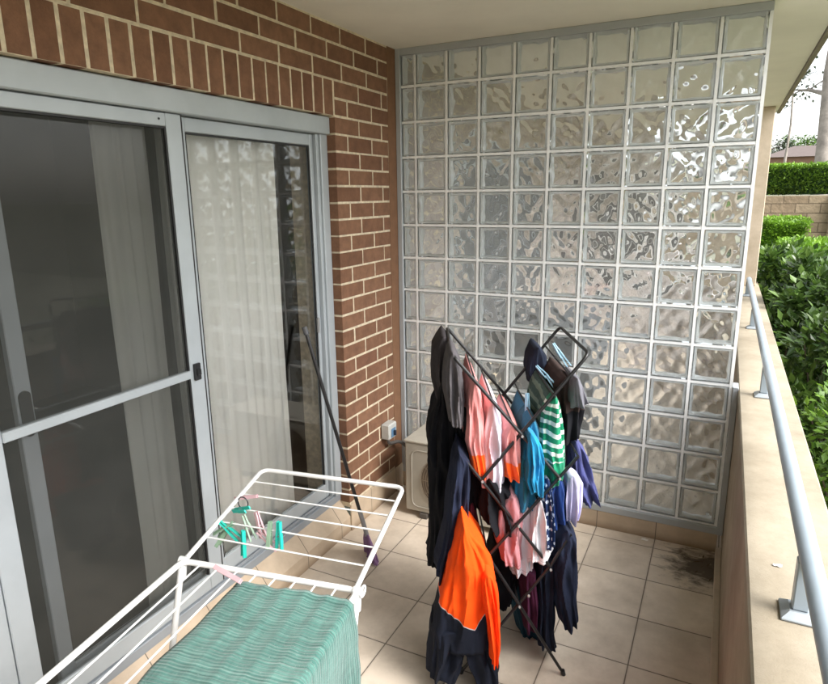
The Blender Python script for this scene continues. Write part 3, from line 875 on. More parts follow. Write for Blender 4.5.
def towel():
    nu, nv = 90, 110
    u0, u1 = .212, Wd + .014
    over = .62
    V = []; UV = []
    for j in range(nv + 1):
        v = .055 + (LEN + .02 - .055) * j / nv
        for i in range(nu + 1):
            s = (u1 - u0 + over) * i / nu
            edge = .004*math.sin(s*21) + .003*math.sin(s*53 + 1) 
            vv = v + edge * max(0, 1 - (v-.055)/.12) + .05*max(0, .09 - s)*0
            left = .004*math.sin(v*13) + .002*math.sin(v*31)
            r = .016
            top = u1 - u0 - r
            if s < top:
                # gentle sag between wires
                k = (u0 + s) / (Wd / nW)
                z = .9105 - .0065 * abs(math.sin(PI * k)) * (.6 + .4*math.sin(v*9)) + .0010*math.sin(v*19 + s*3) + .002*noise.noise(Vector((s*14, v*14, 0)))
                uu = u0 + s + left * max(0, 1 - s/.1)
                lift = max(0, .03 - (v - .055)) * .12
                p = AP(uu, vv, z + lift)
            elif s < top + r*PI/2:
                q = (s - top) / r
                p = AP(u0 + top + r*math.sin(q), vv, .9105 - r + r*math.cos(q))
            else:
                dz = s - top - r*PI/2
                fold = (.006*math.sin(v*15 + 1) + .003*math.sin(v*37)) * min(1, dz/.15)
                p = AP(u1 + fold + .002*math.sin(dz*30), vv + .012*math.sin(dz*7)*dz, .9105 - r - dz)
            V.append(tuple(p)); UV.append((s, v, 0))
    F = [(j*(nu+1)+i, j*(nu+1)+i+1, (j+1)*(nu+1)+i+1, (j+1)*(nu+1)+i) for j in range(nv) for i in range(nu)]
    me = bpy.data.meshes.new('towel'); me.from_pydata(V, [], F); me.materials.append(towel_mat())
    at = me.attributes.new('cloth_uv', 'FLOAT_VECTOR', 'POINT')
    for k, u in enumerate(UV): at.data[k].vector = u
    me.polygons.foreach_set('use_smooth', [True]*len(F))
    o = bpy.data.objects.new('towel', me); link(o)
    sd = o.modifiers.new('thickness', 'SOLIDIFY'); sd.thickness = .004; sd.offset = 1
    tag(o, 'teal ribbed towel spread over the white airer and hanging down its side', 'towel')
towel()

# ------------------------------------------------------------------ pegs
def peg_mesh(name, c, length=.072):
    mb = MB()
    for sgn in (-1, 1):
        # prong profile in local xz, opening at the tail
        prof = [(0.0, .0020), (.018, .0016), (.035, .0030), (.052, .0045), (.072, .0062)]
        thick = [.0022, .0028, .0034, .0030, .0024]
        vs = []
        for (l_, off), th in zip(prof, thick):
            for yy in (-.0048, .0048):
                vs.append((sgn*off, yy, -l_*length/.072)); vs.append((sgn*(off+th*1.4), yy, -l_*length/.072))
        fs = []
        for i in range(len(prof)-1):
            b0, b1 = i*4, (i+1)*4
            fs += [(b0, b0+1, b1+1, b1), (b0+2, b1+2, b1+3, b0+3), (b0, b1, b1+2, b0+2), (b0+1, b0+3, b1+3, b1+1)]
        fs += [(0,2,3,1), (16,17,19,18)]
        mb.add(vs, fs)
    mb.cur = 1
    mb.tube([(math.cos(q)*.0052, -.004 + .008*q/(6*PI), -.034*length/.072 + math.sin(q)*.0052) for q in [6*PI*k/36 for k in range(37)]], .0009, 5)
    me_o = mb.build(name, [simple(name + '_plastic', c, .4, var=.06, nscale=30), M_pegspring])
    me = me_o.data; bpy.data.objects.remove(me_o); return me
M_pegspring = simple('spring_steel', (.5,.5,.5), .3, .9)
PEG = {'teal': peg_mesh('clothes_peg', (.02,.50,.40)), 'green': peg_mesh('clothes_peg', (.26,.40,.28)),
       'pink': peg_mesh('clothes_peg', (.62,.40,.43)), 'blue': peg_mesh('clothes_peg', (.30,.52,.66))}
def peg(kind, loc, direc, roll, label, group=None, sc=1.2):
    """direc: way the tail points"""
    o = bpy.data.objects.new('clothes_peg', PEG[kind])
    d = Vector(direc).normalized()
    q = d.to_track_quat('-Z', 'Y')
    o.rotation_mode = 'QUATERNION'
    from mathutils import Quaternion
    o.rotation_quaternion = Quaternion(d, roll) @ q
    o.location = loc; o.scale = (sc, sc, sc)
    link(o); tag(o, label, 'clothes peg', group or 'clothes pegs on the airer')
def wingp(t, f, dz=0): return FLp.lerp(wa, t).lerp(FRp.lerp(wb, t), f) + Vector((0, 0, dz))
def main():
    peg('teal', wingp(.64, .41, .034), (0.02, -.1, -1), .2, 'bright teal peg clipped upright on the wing wire, farthest right', sc=1.25)
    peg('green', wingp(.645, .355, .030), (-.05, -.1, -1), .9, 'faded green peg beside the bright teal peg on the wing wire')
    c = wingp(.60, .12, -.012)
    peg('teal', c + Vector((-.030, .012, .034)), (.75, -.2, .30), .3, 'teal peg on top of the peg cluster, lying flat')
    peg('teal', c + Vector((-.050, -.03, .010)), (.75, .1, -.55), 1.2, 'teal peg at the left end of the peg cluster')
    peg('teal', c + Vector((.035, -.022, -.004)), (.02, -.1, -1), .7, 'teal peg hanging down under the peg cluster')
    peg('green', c + Vector((.020, .0, .036)), (.45, -.1, -.75), .4, 'pale green peg slanting down right through the cluster middle')
    peg('green', c + Vector((-.005, -.02, .012)), (-.75, -.15, -.60), 1.0, 'pale green peg pointing down left from the cluster')
    peg('green', c + Vector((-.025, -.015, -.006)), (-.50, -.2, -.80), .2, 'lowest pale green peg at the left of the cluster')
    peg('pink', c + Vector((.055, .02, .045)), (.25, 0, -.95), .1, 'pale pink peg standing upright right of the cluster')
    peg('pink', c + Vector((.075, .0, -.010)), (.85, 0, -.45), .8, 'pale pink peg lying right of the green cluster')
    peg('pink', wingp(.36, .13, .012), (-.8, -.1, -.2), .3, 'pale pink peg clipped above the cluster near the frame rail')
    peg('pink', AP(.245, .085, .932), tuple(U*-.9 + Dv*-.25 + Vector((0,0,.10))), .9, 'pale pink peg holding the corner of the teal towel', sc=1.3)
main()
ring = MB()
ring.tube([wingp(.40, .045 + .035*math.cos(q), .0) + Vector((.0, 0, -.008 + .022*math.sin(q))) for q in [2*PI*k/24 for k in range(25)]], .0022, 6, cap=False)
tag(ring.build('hanging_loop', simple('black_cord', (.03,.03,.035), .6), None, smooth=True), 'small black cord loop tying the pegs to the airer wing', 'cord loop')

# ------------------------------------------------------------------ black folding rack
TH = math.radians(26)
E_ = Vector((math.cos(TH), math.sin(TH), 0)); D_ = Vector((-math.sin(TH), math.cos(TH), 0))
O_ = Vector((1.2065, -1.351, 0)); DEP = .50
def RP(s, w, z): return O_ + E_*s + D_*w + Vector((0, 0, z))
M_black = simple('black_coated_tube', (.012,.012,.013), .38, var=.2, nscale=20)
M_rivet = simple('steel_rivet', (.75,.75,.75), .3, .7)
rack = empty('drying_rack', tuple(O_), 'black folding scissor frame drying rack loaded with clothes', 'drying rack')
def arm(parent, pts, r=.0062):
    m = MB(); m.tube([RP(*q) for q in pts], r, 10); return m.build('arm', M_black, parent, smooth=True)
TLs, TLz, TRs, TRz = -.247, 1.360, .248, 1.360
# upper U frames: near arm, top bar, far arm in one bent tube
for (s0, z0, s1, z1) in ((TLs, TLz, .158, .877), (TRs, TRz, -.135, .868)):
    off = .0 if s0 < 0 else .013
    m = MB(); m.tube(arc_path([RP(s1, off, z1), RP(s0, off, z0), RP(s0, DEP - off, z0), RP(s1, DEP - off, z1)], .035, 7), .0066, 12)
    m.build('upper_frame', M_black, rack, smooth=True)
for w in (0, DEP):
    i_ = .013 if w == 0 else -.013
    arm(rack, [(-.215, w + i_, .970), (.140, w + i_, .490)])          # middle tier falling right
    arm(rack, [(.225, w, .965), (-.108, w, .548)])               # middle tier falling left
    arm(rack, [(-.197, w, .676), (-.108, w, .548), (.208, w, .008)])   # leg ending right
    arm(rack, [(.214, w + i_, .634), (.138, w + i_, .490), (-.208, w + i_, .008)])
rods = [(-.166,1.264), (-.099,1.183), (-.023,1.090), (.054,1.107), (.128,1.200), (.186,1.275), (.011,1.049), (-.135,.868), (.158,.877), (-.215,.970), (.225,.965),
        (-.197,.676), (.214,.634), (.008,.680), (-.108,.548), (.138,.490), (-.06,.77), (.08,.78), (.02,.325)]
for s, z in rods:
    m = MB(); m.tube([RP(s, .0, z), RP(s, DEP, z)], .0036, 8); m.build('rail', M_black, rack, smooth=True)
for w in (-.0075, DEP + .0075):
    for s, z in ((.011,1.049), (-.135,.868), (.158,.877), (.008,.680), (-.108,.548), (.138,.490), (.020,.325), (.055,.375)):
        m = MB(); m.tube([RP(s, w - .003, z), RP(s, w + .003, z)], .0048, 10); m.build('rivet', M_rivet, rack, smooth=True)
for s in (-.208, .208):
    for w in (0, DEP):
        ww_ = w + (.013 if (s < 0) == (w == 0) else 0) * (1 if w == 0 else 1)
        m = MB(); m.tube([RP(s*.985, ww_ if s < 0 and w == 0 else w, .022), RP(s*1.012, ww_ if s < 0 and w == 0 else w, .0)], .0095, 12); m.build('foot_cap', M_black, rack, smooth=True)

# ------------------------------------------------------------------ garments
GROW = dict(salmon_left=1.25, pale_shirt=1.3, salmon_right=1.3, blue_top=1.3, cyan_cloth=1.2, green_shirt=1.15, brown_top=1.15, black_bag=1.25, dusty_pink=1.5,
            white_left=1.35, white_right=1.25, navy_right=1.12, navy_leg=1.25, maroon_left=1.2, plum_center=1.3, black_mid=1.3, dark_shirt=1.2, royal_blue=1.25,
            black_top=1.25, lavender_cloth=1.1, navy_trousers=1.12, pattern_strip=1.2, teal_low=1.2)
KEEP = ('jacket_body', 'orange_sleeve')
def loft(mb, key, seed, fold=.012, hem=.02, nth=112, nrow=60, attr=None, z_low=None):
    w0, w1, lv_ = HANG[key]
    lv_ = sorted(lv_, key=lambda q: -q[0])
    # inner garments bunch up against each other; hems stay wide
    gf = GROW.get(key, 1.0); mw_ = max(q[2] - q[1] for q in lv_)
    nl = []
    for i_, (z_, a_, b_) in enumerate(lv_):
        c_, h_ = (a_ + b_)/2, (b_ - a_)/2
        if i_ > 0: h_ *= gf
        if i_ >= len(lv_) - 2 and key not in KEEP: h_ = max(h_, mw_/2 * (.86 if i_ == len(lv_) - 2 else .74) * gf)
        nl.append((z_, c_ - h_, c_ + h_))
    lv_ = nl
    zt, zb = lv_[0][0], lv_[-1][0]
    rnd = random.Random(seed)
    ph = [rnd.uniform(0, 6.28) for _ in range(8)]
    kf = [rnd.choice((5, 6, 7)), rnd.choice((9, 10, 11)), rnd.choice((15, 17, 19))]
    def at(z):
        for a_, b_ in zip(lv_[:-1], lv_[1:]):
            if z >= b_[0]:
                t = (z - b_[0]) / max(1e-6, a_[0] - b_[0])
                t = t*t*(3-2*t) if False else t
                return b_[1] + (a_[1]-b_[1])*t, b_[2] + (a_[2]-b_[2])*t
        return lv_[-1][1], lv_[-1][2]
    vs = []; fs = []
    for j in range(nrow + 1):
        t = j / nrow
        z = zt + (zb - zt) * (t**1.15)
        sL, sR = at(z)
        sc_, hs = (sL + sR)/2, (sR - sL)/2
        hs = max(.006, hs)
        grow = min(1, (zt - z)/.12)
        wc, hw = (w0 + w1)/2, (w1 - w0)/2 * (1.0 - .10*grow)
        for i in range(nth):
            q = 2*PI*i/nth
            cs, sn = math.cos(q), math.sin(q)
            if j < 5: hs_ = .0022 + (hs - .0022) * math.sqrt(j / 5) ; 
            else: hs_ = hs
            # squarish section
            ex = .75
            xx = math.copysign(abs(cs)**ex, cs) * hs_
            yy = math.copysign(abs(sn)**.6, sn) * hw
            f = (math.sin(kf[0]*q + ph[0] + 1.1*math.sin(z*5+ph[5])) * .55 + math.sin(kf[1]*q + ph[1] + 1.4*math.sin(z*7 + ph[2])) * .45
                 + math.sin(kf[2]*q + ph[3] + z*11) * .22)
            f += .9 * noise.noise(Vector((xx*22 + seed, yy*14, z*9)))
            f = f * .75 + .5 * (1 - 2 * abs(math.sin(kf[1]*.5*q + ph[7] + 2.2*noise.noise(Vector((z*6, seed, q*.5))))))
            f += .35 * noise.noise(Vector((xx*55, yy*34 + seed, z*9))) + .30 * (1 - 2*abs(noise.noise(Vector((xx*30 + yy*20, seed, z*6 + xx*30)))))
            am = 1.25 * fold * grow * min(1.0, .25 + hs/.04)
            z2 = z + hem * .6 * (t**3) * (math.sin(2*q + ph[4]) * .6 + math.sin(5*q + ph[6]) * .4 + 0.5*noise.noise(Vector((xx*25, yy*12, seed))))
            z2 -= .0 if t > .05 else 0
            # side pinch so the outline stays within the measured width
            vs.append(RP(sc_ + xx * (1 - .0) + cs*am*f*.55, wc + yy + sn*am*f*1.2 + (1-abs(sn))*am*f*.7, max(.004, z2)))
    for j in range(nrow):
        for i in range(nth):
            fs.append((j*nth+i, j*nth+(i+1) % nth, (j+1)*nth+(i+1) % nth, (j+1)*nth+i))
    fs.append(tuple(range(nth)))
    mb.add(vs, fs)
    mb.t = getattr(mb, 't', []) + [j / nrow for j in range(nrow + 1) for i in range(nth)]

def garment(name, label, cat, keys, mats, seed, **kw):
    mb = MB()
    if not isinstance(mats, (list, tuple)): mats = [mats]
    for i, k in enumerate(keys):
        mb.cur = min(i, len(mats)-1) if len(mats) > 1 else 0
        loft(mb, k, seed + i, **kw)
    o = mb.build(name, mats, None, smooth=True)
    for p in o.data.polygons: p.use_smooth = True
    at_ = o.data.attributes.new('drop', 'FLOAT', 'POINT'); at_.data.foreach_set('value', mb.t)
    sd = o.modifiers.new('thickness', 'SOLIDIFY'); sd.thickness = .0025; sd.offset = -1
    tag(o, label, cat, None)
    return o

def zband(z, colr, soft=.003, below=True, wob=.02):
    def f(nt, cc):
        sp = N(nt, 'ShaderNodeSeparateXYZ'); L(nt, pos(nt), sp.inputs[0])
        zz = math_(nt, 'ADD', sp.outputs[2], math_(nt, 'MULTIPLY', math_(nt, 'SUBTRACT', noise_(nt, 9, 2), .5), wob))
        k = math_(nt, 'LESS_THAN' if below else 'GREATER_THAN', zz, z)
        return mixc(nt, k, cc, colr)
    return f
def sgrad(s0, s1, colr, zmax=None, ww=None):
    """blend to another colour across the rack's width"""
    def f(nt, cc):
        d = N(nt, 'ShaderNodeVectorMath', operation='DOT_PRODUCT'); L(nt, pos(nt), d.inputs[0]); d.inputs[1].default_value = tuple(E_)
        v = math_(nt, 'SUBTRACT', d.outputs['Value'], O_.dot(E_))
        k = math_(nt, 'MULTIPLY', math_(nt, 'SUBTRACT', v, s0), 1/(s1-s0), clamp=True)
        if zmax is not None:
            sp = N(nt, 'ShaderNodeSeparateXYZ'); L(nt, pos(nt), sp.inputs[0])
            k = math_(nt, 'MULTIPLY', k, math_(nt, 'LESS_THAN', sp.outputs[2], zmax))
        return mixc(nt, k, cc, colr)
    return f
def chain(*fs):
    def f(nt, cc):
        for g_ in fs: cc = g_(nt, cc)
        return cc
    return f
def stripes(nt, cc):
    sp = N(nt, 'ShaderNodeSeparateXYZ'); L(nt, pos(nt), sp.inputs[0])
    z = math_(nt, 'ADD', sp.outputs[2], math_(nt, 'MULTIPLY', math_(nt, 'SUBTRACT', noise_(nt, 7, 2), .5), .05))
    d = N(nt, 'ShaderNodeVectorMath', operation='DOT_PRODUCT'); L(nt, pos(nt), d.inputs[0]); d.inputs[1].default_value = tuple(D_)
    w = math_(nt, 'SUBTRACT', d.outputs['Value'], O_.dot(D_))
    k = math_(nt, 'LESS_THAN', math_(nt, 'FRACT', math_(nt, 'MULTIPLY', z, 1/.040)), .42)
    lo = math_(nt, 'GREATER_THAN', sp.outputs[2], .93)
    near = math_(nt, 'LESS_THAN', w, .07)  # beyond this depth both stripe colours are darkened, painting in shade
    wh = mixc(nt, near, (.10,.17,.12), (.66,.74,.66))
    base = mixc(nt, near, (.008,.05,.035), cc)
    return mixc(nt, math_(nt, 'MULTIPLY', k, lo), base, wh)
PINK = (.74,.29,.28); ORG = (.90,.12,.012); NAVY = (.012,.016,.032); BLK = (.007,.0075,.010)
m_char = cloth_mat('charcoal_cloth', (.050,.044,.047)); m_char2 = cloth_mat('grey_leg_cloth', (.105,.098,.105))
m_blk = cloth_mat('black_cloth', BLK); m_navy = cloth_mat('navy_cloth', NAVY)
garment('trousers', 'charcoal grey trousers draped over the top left rack bar', 'trousers', ['charcoal_far', 'charcoal_near'], [m_char, m_char2], 11)
garment('trousers', 'long black trousers hanging at the far left, under the charcoal trousers', 'trousers', ['black_trousers'], m_blk, 21, fold=.016)
garment('trousers', 'dark navy trousers with a long leg hanging left, in front of the black ones', 'trousers', ['navy_trousers'], cloth_mat('navy_twill', (.014,.019,.04)), 31, fold=.014)
garment('shirt', 'black shirt hanging just left of the salmon pink shirt', 'shirt', ['black_top'], m_blk, 41)
garment('shirt', 'salmon pink shirt with orange hem, nearest the charcoal trousers', 'shirt', ['salmon_left'],
        cloth_mat('salmon_a', PINK, extra=chain(zband(.965, ORG, wob=.05))), 51)
garment('shirt', 'pale lavender and pink shirt hanging between two salmon shirts', 'shirt', ['pale_shirt'],
        cloth_mat('lavender_shirt', (.80,.50,.53), var=.06, extra=sgrad(-.105, -.075, (.62,.61,.72))), 61)
garment('shirt', 'salmon pink shirt with orange hem, right of the pale lavender shirt', 'shirt', ['salmon_right'],
        cloth_mat('salmon_b', PINK, extra=chain(zband(.925, ORG, wob=.04))), 71)
garment('shirt', 'teal blue top pegged by its navy shoulder near the rack centre', 'shirt', ['blue_top'],
        cloth_mat('teal_blue', (.02,.12,.19), extra=chain(zband(1.0, (.018,.125,.17), wob=.08), lambda nt, cc: mixc(nt, math_(nt, 'LESS_THAN', noise_(nt, 5, 1), .42), cc, (.02,.17,.30)))), 81)
garment('cloth', 'bright cyan cloth hanging in front of the teal blue top', 'cloth', ['cyan_cloth'], cloth_mat('cyan', (.012,.22,.42)), 91, hem=.03)
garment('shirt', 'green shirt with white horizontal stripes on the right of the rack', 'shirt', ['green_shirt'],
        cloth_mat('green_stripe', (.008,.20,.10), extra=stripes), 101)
garment('shirt', 'dark brown and black shirt hung under the top right rack bar', 'shirt', ['brown_top'],
        cloth_mat('brown_black', (.045,.030,.027), extra=zband(1.10, BLK)), 111)
garment('shirt', 'small grey sleeve garment poking out right of the brown shirt', 'shirt', ['grey_sleeve'], cloth_mat('grey_sleeve_cloth', (.13,.13,.15)), 121)
garment('shirt', 'dark navy top pegged highest at the far side of the rack', 'shirt', ['navy_puff'], cloth_mat('dark_navy', (.018,.024,.042)), 131)
garment('shirt', 'indigo blue shirt hanging out at the right edge of the rack', 'shirt', ['indigo_shirt'], cloth_mat('indigo', (.052,.058,.17)), 141, fold=.016)
garment('cloth', 'pale lavender cloth hanging beneath the indigo shirt', 'cloth', ['lavender_cloth'], cloth_mat('lavender', (.50,.48,.68), var=.08), 151)
garment('shorts', 'royal blue shorts hanging under the green striped shirt', 'shorts', ['royal_blue'], cloth_mat('royal', (.012,.045,.20)), 161)
def patt(nt, cc):
    v = N(nt, 'ShaderNodeTexVoronoi'); v.inputs['Scale'].default_value = 45; L(nt, pos(nt), v.inputs['Vector'])
    return mixc(nt, math_(nt, 'LESS_THAN', v.outputs['Distance'], .35), cc, (.45,.5,.6))
garment('cloth', 'narrow navy cloth with white pattern beside the royal blue shorts', 'cloth', ['pattern_strip'], cloth_mat('patterned', (.015,.03,.09), extra=patt), 171)
garment('shirt', 'black folded shirt below the pale lavender shirt', 'shirt', ['black_bag'], m_blk, 181, fold=.02)
garment('shirt', 'dusty pink shirt hanging on the middle tier beside white cloths', 'shirt', ['dusty_pink'], cloth_mat('dusty_pink_cloth', (.42,.18,.20)), 191)
garment('cloth', 'white cloth hanging next to the dusty pink shirt', 'cloth', ['white_left'], cloth_mat('white_a', (.66,.65,.70), var=.06), 201, hem=.03)
garment('cloth', 'white cloth hanging right of the middle rivet, nearest the royal blue shorts', 'cloth', ['white_right'], cloth_mat('white_b', (.68,.68,.72), var=.06), 211, hem=.035)
garment('trousers', 'short navy trousers hanging lowest on the right side of the rack', 'trousers', ['navy_right'], cloth_mat('navy_r', (.014,.019,.040)), 221, fold=.010)
garment('trousers', 'narrow black trouser leg hanging inside the lower right of the rack', 'trousers', ['navy_leg', 'dark_shirt'], m_navy, 231)
garment('shirt', 'maroon shirt hanging above the orange jacket', 'shirt', ['maroon_left'], cloth_mat('maroon', (.10,.012,.022)), 241)
garment('shirt', 'plum shirt hanging low in the middle of the rack', 'shirt', ['plum_center'], cloth_mat('plum', (.06,.012,.035)), 251)
garment('shirt', 'dark teal cloth hanging near the floor inside the rack', 'cloth', ['teal_low'], cloth_mat('teal_dark', (.015,.055,.085)), 261)
garment('shirt', 'black shirt hanging in the shaded centre of the lower tier', 'shirt', ['black_mid'], m_blk, 271)
def jacket_split(nt, cc):
    """black below a V shaped seam with thin reflective piping"""
    sp = N(nt, 'ShaderNodeSeparateXYZ'); L(nt, pos(nt), sp.inputs[0])
    d = N(nt, 'ShaderNodeVectorMath', operation='DOT_PRODUCT'); L(nt, pos(nt), d.inputs[0]); d.inputs[1].default_value = tuple(E_)
    s = math_(nt, 'SUBTRACT', d.outputs['Value'], O_.dot(E_))
    l1 = math_(nt, 'ADD', math_(nt, 'MULTIPLY', math_(nt, 'ADD', s, .17), -.62), .325)
    l2 = math_(nt, 'ADD', math_(nt, 'MULTIPLY', math_(nt, 'ADD', s, .17), 1.5), .325)
    v = math_(nt, 'SUBTRACT', sp.outputs[2], math_(nt, 'MAXIMUM', l1, l2))
    v = math_(nt, 'ADD', v, math_(nt, 'MULTIPLY', math_(nt, 'SUBTRACT', noise_(nt, 12, 2), .5), .015))
    cc = mixc(nt, math_(nt, 'LESS_THAN', v, .0), cc, (.010,.013,.024))
    return mixc(nt, math_(nt, 'LESS_THAN', math_(nt, 'ABSOLUTE', v), .0022), cc, (.45,.42,.42))
m_jb = cloth_mat('jacket_black_cloth', (.010,.013,.024))
garment('jacket', 'fluorescent orange and black work jacket hanging to the floor at lower left', 'jacket',
        ['jacket_body', 'orange_sleeve', 'jacket_leg_left', 'jacket_leg_right'],
        [cloth_mat('hi_vis_orange', (.95,.085,.005), var=.06, extra=jacket_split, seam=False), cloth_mat('hi_vis_orange_sleeve', (.92,.075,.005), var=.05, seam=False), m_jb, m_jb], 301, fold=.013)

R_grp = 'pale blue pegs on the drying rack'
peg('blue', RP(.054, .16, 1.118) + Vector((0,0,.045)), (.05, .0, -1), .3, 'pale blue peg on the navy shoulder of the teal blue top', R_grp)
peg('blue', RP(.115, .30, 1.235), (.55, -.30, -.35), .5, 'pale blue peg at the far end of the green striped shirt', R_grp, 1.0)
peg('blue', RP(.135, .20, 1.225), (.55, -.30, -.45), 1.1, 'pale blue peg at the middle of the green striped shirt', R_grp, 1.0)
peg('blue', RP(.180, .30, 1.330), (.5, -.25, -.55), .4, 'pale blue peg at the far end of the dark brown shirt', R_grp, 1.0)
peg('blue', RP(.188, .22, 1.315), (.5, -.2, -.55), 1.0, 'pale blue peg at the near end of the dark brown shirt', R_grp, 1.0)
SKY_STRENGTH = 0.66; SUN_STRENGTH = 2.6
# ------------------------------------------------------------------ outside
def ground_mat():
    m, nt, b = new_mat('garden_ground')
    cc = ramp(nt, noise_(nt, 1.3, 8, .7), [(.3, (.12,.13,.08)), (.5, (.18,.18,.12)), (.7, (.22,.20,.15))])
    L(nt, cc, b.inputs['Base Color']); b.inputs['Roughness'].default_value = .95
    bump(nt, b, noise_(nt, 20, 6), .8, .03)
    return m
gm = MB(); gm.box(-150, 250, -150, 300, -1.0, -.6)
tag(gm.build('ground', ground_mat()), None, None, None, 'structure')

def leaf_mat(name, dark, light, trans=.25, rough=.5):
    m = bpy.data.materials.new(name); m.use_nodes = True; nt = m.node_tree
    out = nt.nodes['Material Output']; b = nt.nodes['Principled BSDF']
    g = N(nt, 'ShaderNodeNewGeometry')
    cc = ramp(nt, g.outputs['Random Per Island'], [(0, dark), (.6, tuple((a_+b2)/2 for a_, b2 in zip(dark, light))), (1, light)])
    n = ramp(nt, noise_(nt, 2.2, 3), [(.3, (.55,.55,.55)), (.7, (1.25,1.25,1.1))])
    cc = mixc(nt, 1, cc, n, 'MULTIPLY')
    L(nt, cc, b.inputs['Base Color']); b.inputs['Roughness'].default_value = rough
    tl = N(nt, 'ShaderNodeBsdfTranslucent'); L(nt, cc, tl.inputs[0]); mx = N(nt, 'ShaderNodeMixShader'); mx.inputs[0].default_value = trans
    L(nt, b.outputs[0], mx.inputs[1]); L(nt, tl.outputs[0], mx.inputs[2]); L(nt, mx.outputs[0], out.inputs[0])
    return m
M_bark = simple('bark', (.10,.075,.055), .9, var=.4, nscale=9, bstr=.8, bscale=30, bdist=.01)
M_barkpale = simple('pale_bark', (.27,.24,.21), .9, var=.3, nscale=4, bstr=.6, bscale=12, bdist=.02)

def leafq(mb, c, d, up, l_, w_):
    d = d.normalized(); sd = d.cross(up)
    if sd.length < 1e-3: sd = d.cross(Vector((1, 0, 0)))
    sd.normalize(); nrm = sd.cross(d)
    mb.add([c, c + d*l_*.45 + sd*w_ + nrm*l_*.06, c + d*l_, c + d*l_*.45 - sd*w_ + nrm*l_*.06], [(0,1,2,3)])

def shrub(cx, cy, zb, rx, ry, top, n, ls, mat, label, seed, group=None, name='shrub', stem=True, aspect=.3):
    rnd = random.Random(seed)
    root = empty(name, (cx, cy, zb), label, 'shrub', group)
    mb = MB(); H = top - zb
    clumps = []
    for _ in range(max(8, n // 55)):
        q = rnd.uniform(0, 2*PI); rr = rnd.uniform(0, 1)**.5; hh = rnd.uniform(.12, 1)
        k_ = math.sqrt(max(.05, 1 - (hh*.92)**3))
        clumps.append(Vector((cx + rx*rr*k_*math.cos(q), cy + ry*rr*k_*math.sin(q), zb + H*hh - (rr*.3*H*.35))))
    cr = min(rx, ry)*.34
    for i in range(n):
        c_ = rnd.choice(clumps)
        v = Vector((rnd.gauss(0,1), rnd.gauss(0,1), rnd.gauss(0,1))).normalized()
        rad = cr * rnd.uniform(.35, 1.05)
        p_ = c_ + v*rad
        xl = XOUT + .01 if p_.z < CAPZ + .03 else XOUT - .10
        if p_.x < xl: p_.x = xl + rnd.uniform(0, .05)
        if p_.z > top + .04: p_.z = top + rnd.uniform(-.05, .04)
        d = (v + Vector((rnd.uniform(-.6,.6), rnd.uniform(-.6,.6), rnd.uniform(-.1,.9))))
        leafq(mb, p_, d, Vector((rnd.uniform(-.4,.4), rnd.uniform(-.4,.4), 1)), ls*rnd.uniform(.5,1.35), ls*aspect*rnd.uniform(.7,1.25))
    mb.build('foliage', mat, root)
    if stem:
        sb = MB()
        for c_ in clumps[::3]:
            sb.tube([Vector((cx, cy, zb)), Vector((cx, cy, zb)).lerp(c_, .5) + Vector((0,0,.05)), c_], .012, 6, r2=.004)
        sb.build('stem', M_bark, root, smooth=True)
    return root
M_lf_dark = leaf_mat('leaf_dark', (.028,.07,.016), (.17,.29,.065), .3, .32)
M_lf_mid = leaf_mat('leaf_mid', (.04,.10,.014), (.17,.31,.05), .25, .45)
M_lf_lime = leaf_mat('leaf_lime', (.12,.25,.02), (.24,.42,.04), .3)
M_lf_bright = leaf_mat('leaf_bright', (.06,.15,.017), (.22,.40,.05), .3, .4)
M_lf_hedge = leaf_mat('leaf_hedge', (.05,.11,.014), (.17,.29,.04), .2)

shrub(2.74, .35, -.6, .50, .80, 1.22, 8000, .055, M_lf_bright, 'bright green bushy shrub low beside the handrail, nearest the camera', 1)
shrub(2.70, -1.15, -.6, .44, .60, 0.55, 2600, .055, M_lf_dark, 'dark low shrub under the near end of the parapet', 2)
shrub(2.66, 1.55, -.6, .46, .75, 1.22, 4800, .08, M_lf_dark, 'dark glossy shrub in the middle beside the parapet', 3)
shrub(2.62, 3.0, -.6, .46, .85, 1.42, 5600, .088, M_lf_dark, 'tall glossy leaved shrub nearest the far column', 4)
shrub(2.42, 4.5, -.6, .32, .45, 1.40, 3800, .088, M_lf_dark, 'slim glossy shrub right against the foot of the far column', 8)
shrub(2.44, 3.1, -.6, .30, .5, 1.30, 3200, .084, M_lf_dark, 'glossy shrub leaning over the parapet cap just before the column', 9)
shrub(3.5, 2.2, -.6, .60, .9, 1.28, 3600, .062, M_lf_mid, 'mid green shrub behind the glossy shrubs', 5)
shrub(3.25, 4.3, -.6, .9, .7, 1.34, 4800, .088, M_lf_mid, 'wide mid green shrub in front of the lime hedges', 6)
shrub(3.4, .6, -.6, .6, .9, .98, 2600, .06, M_lf_dark, 'dark shrub behind the bright green bushy shrub', 7)

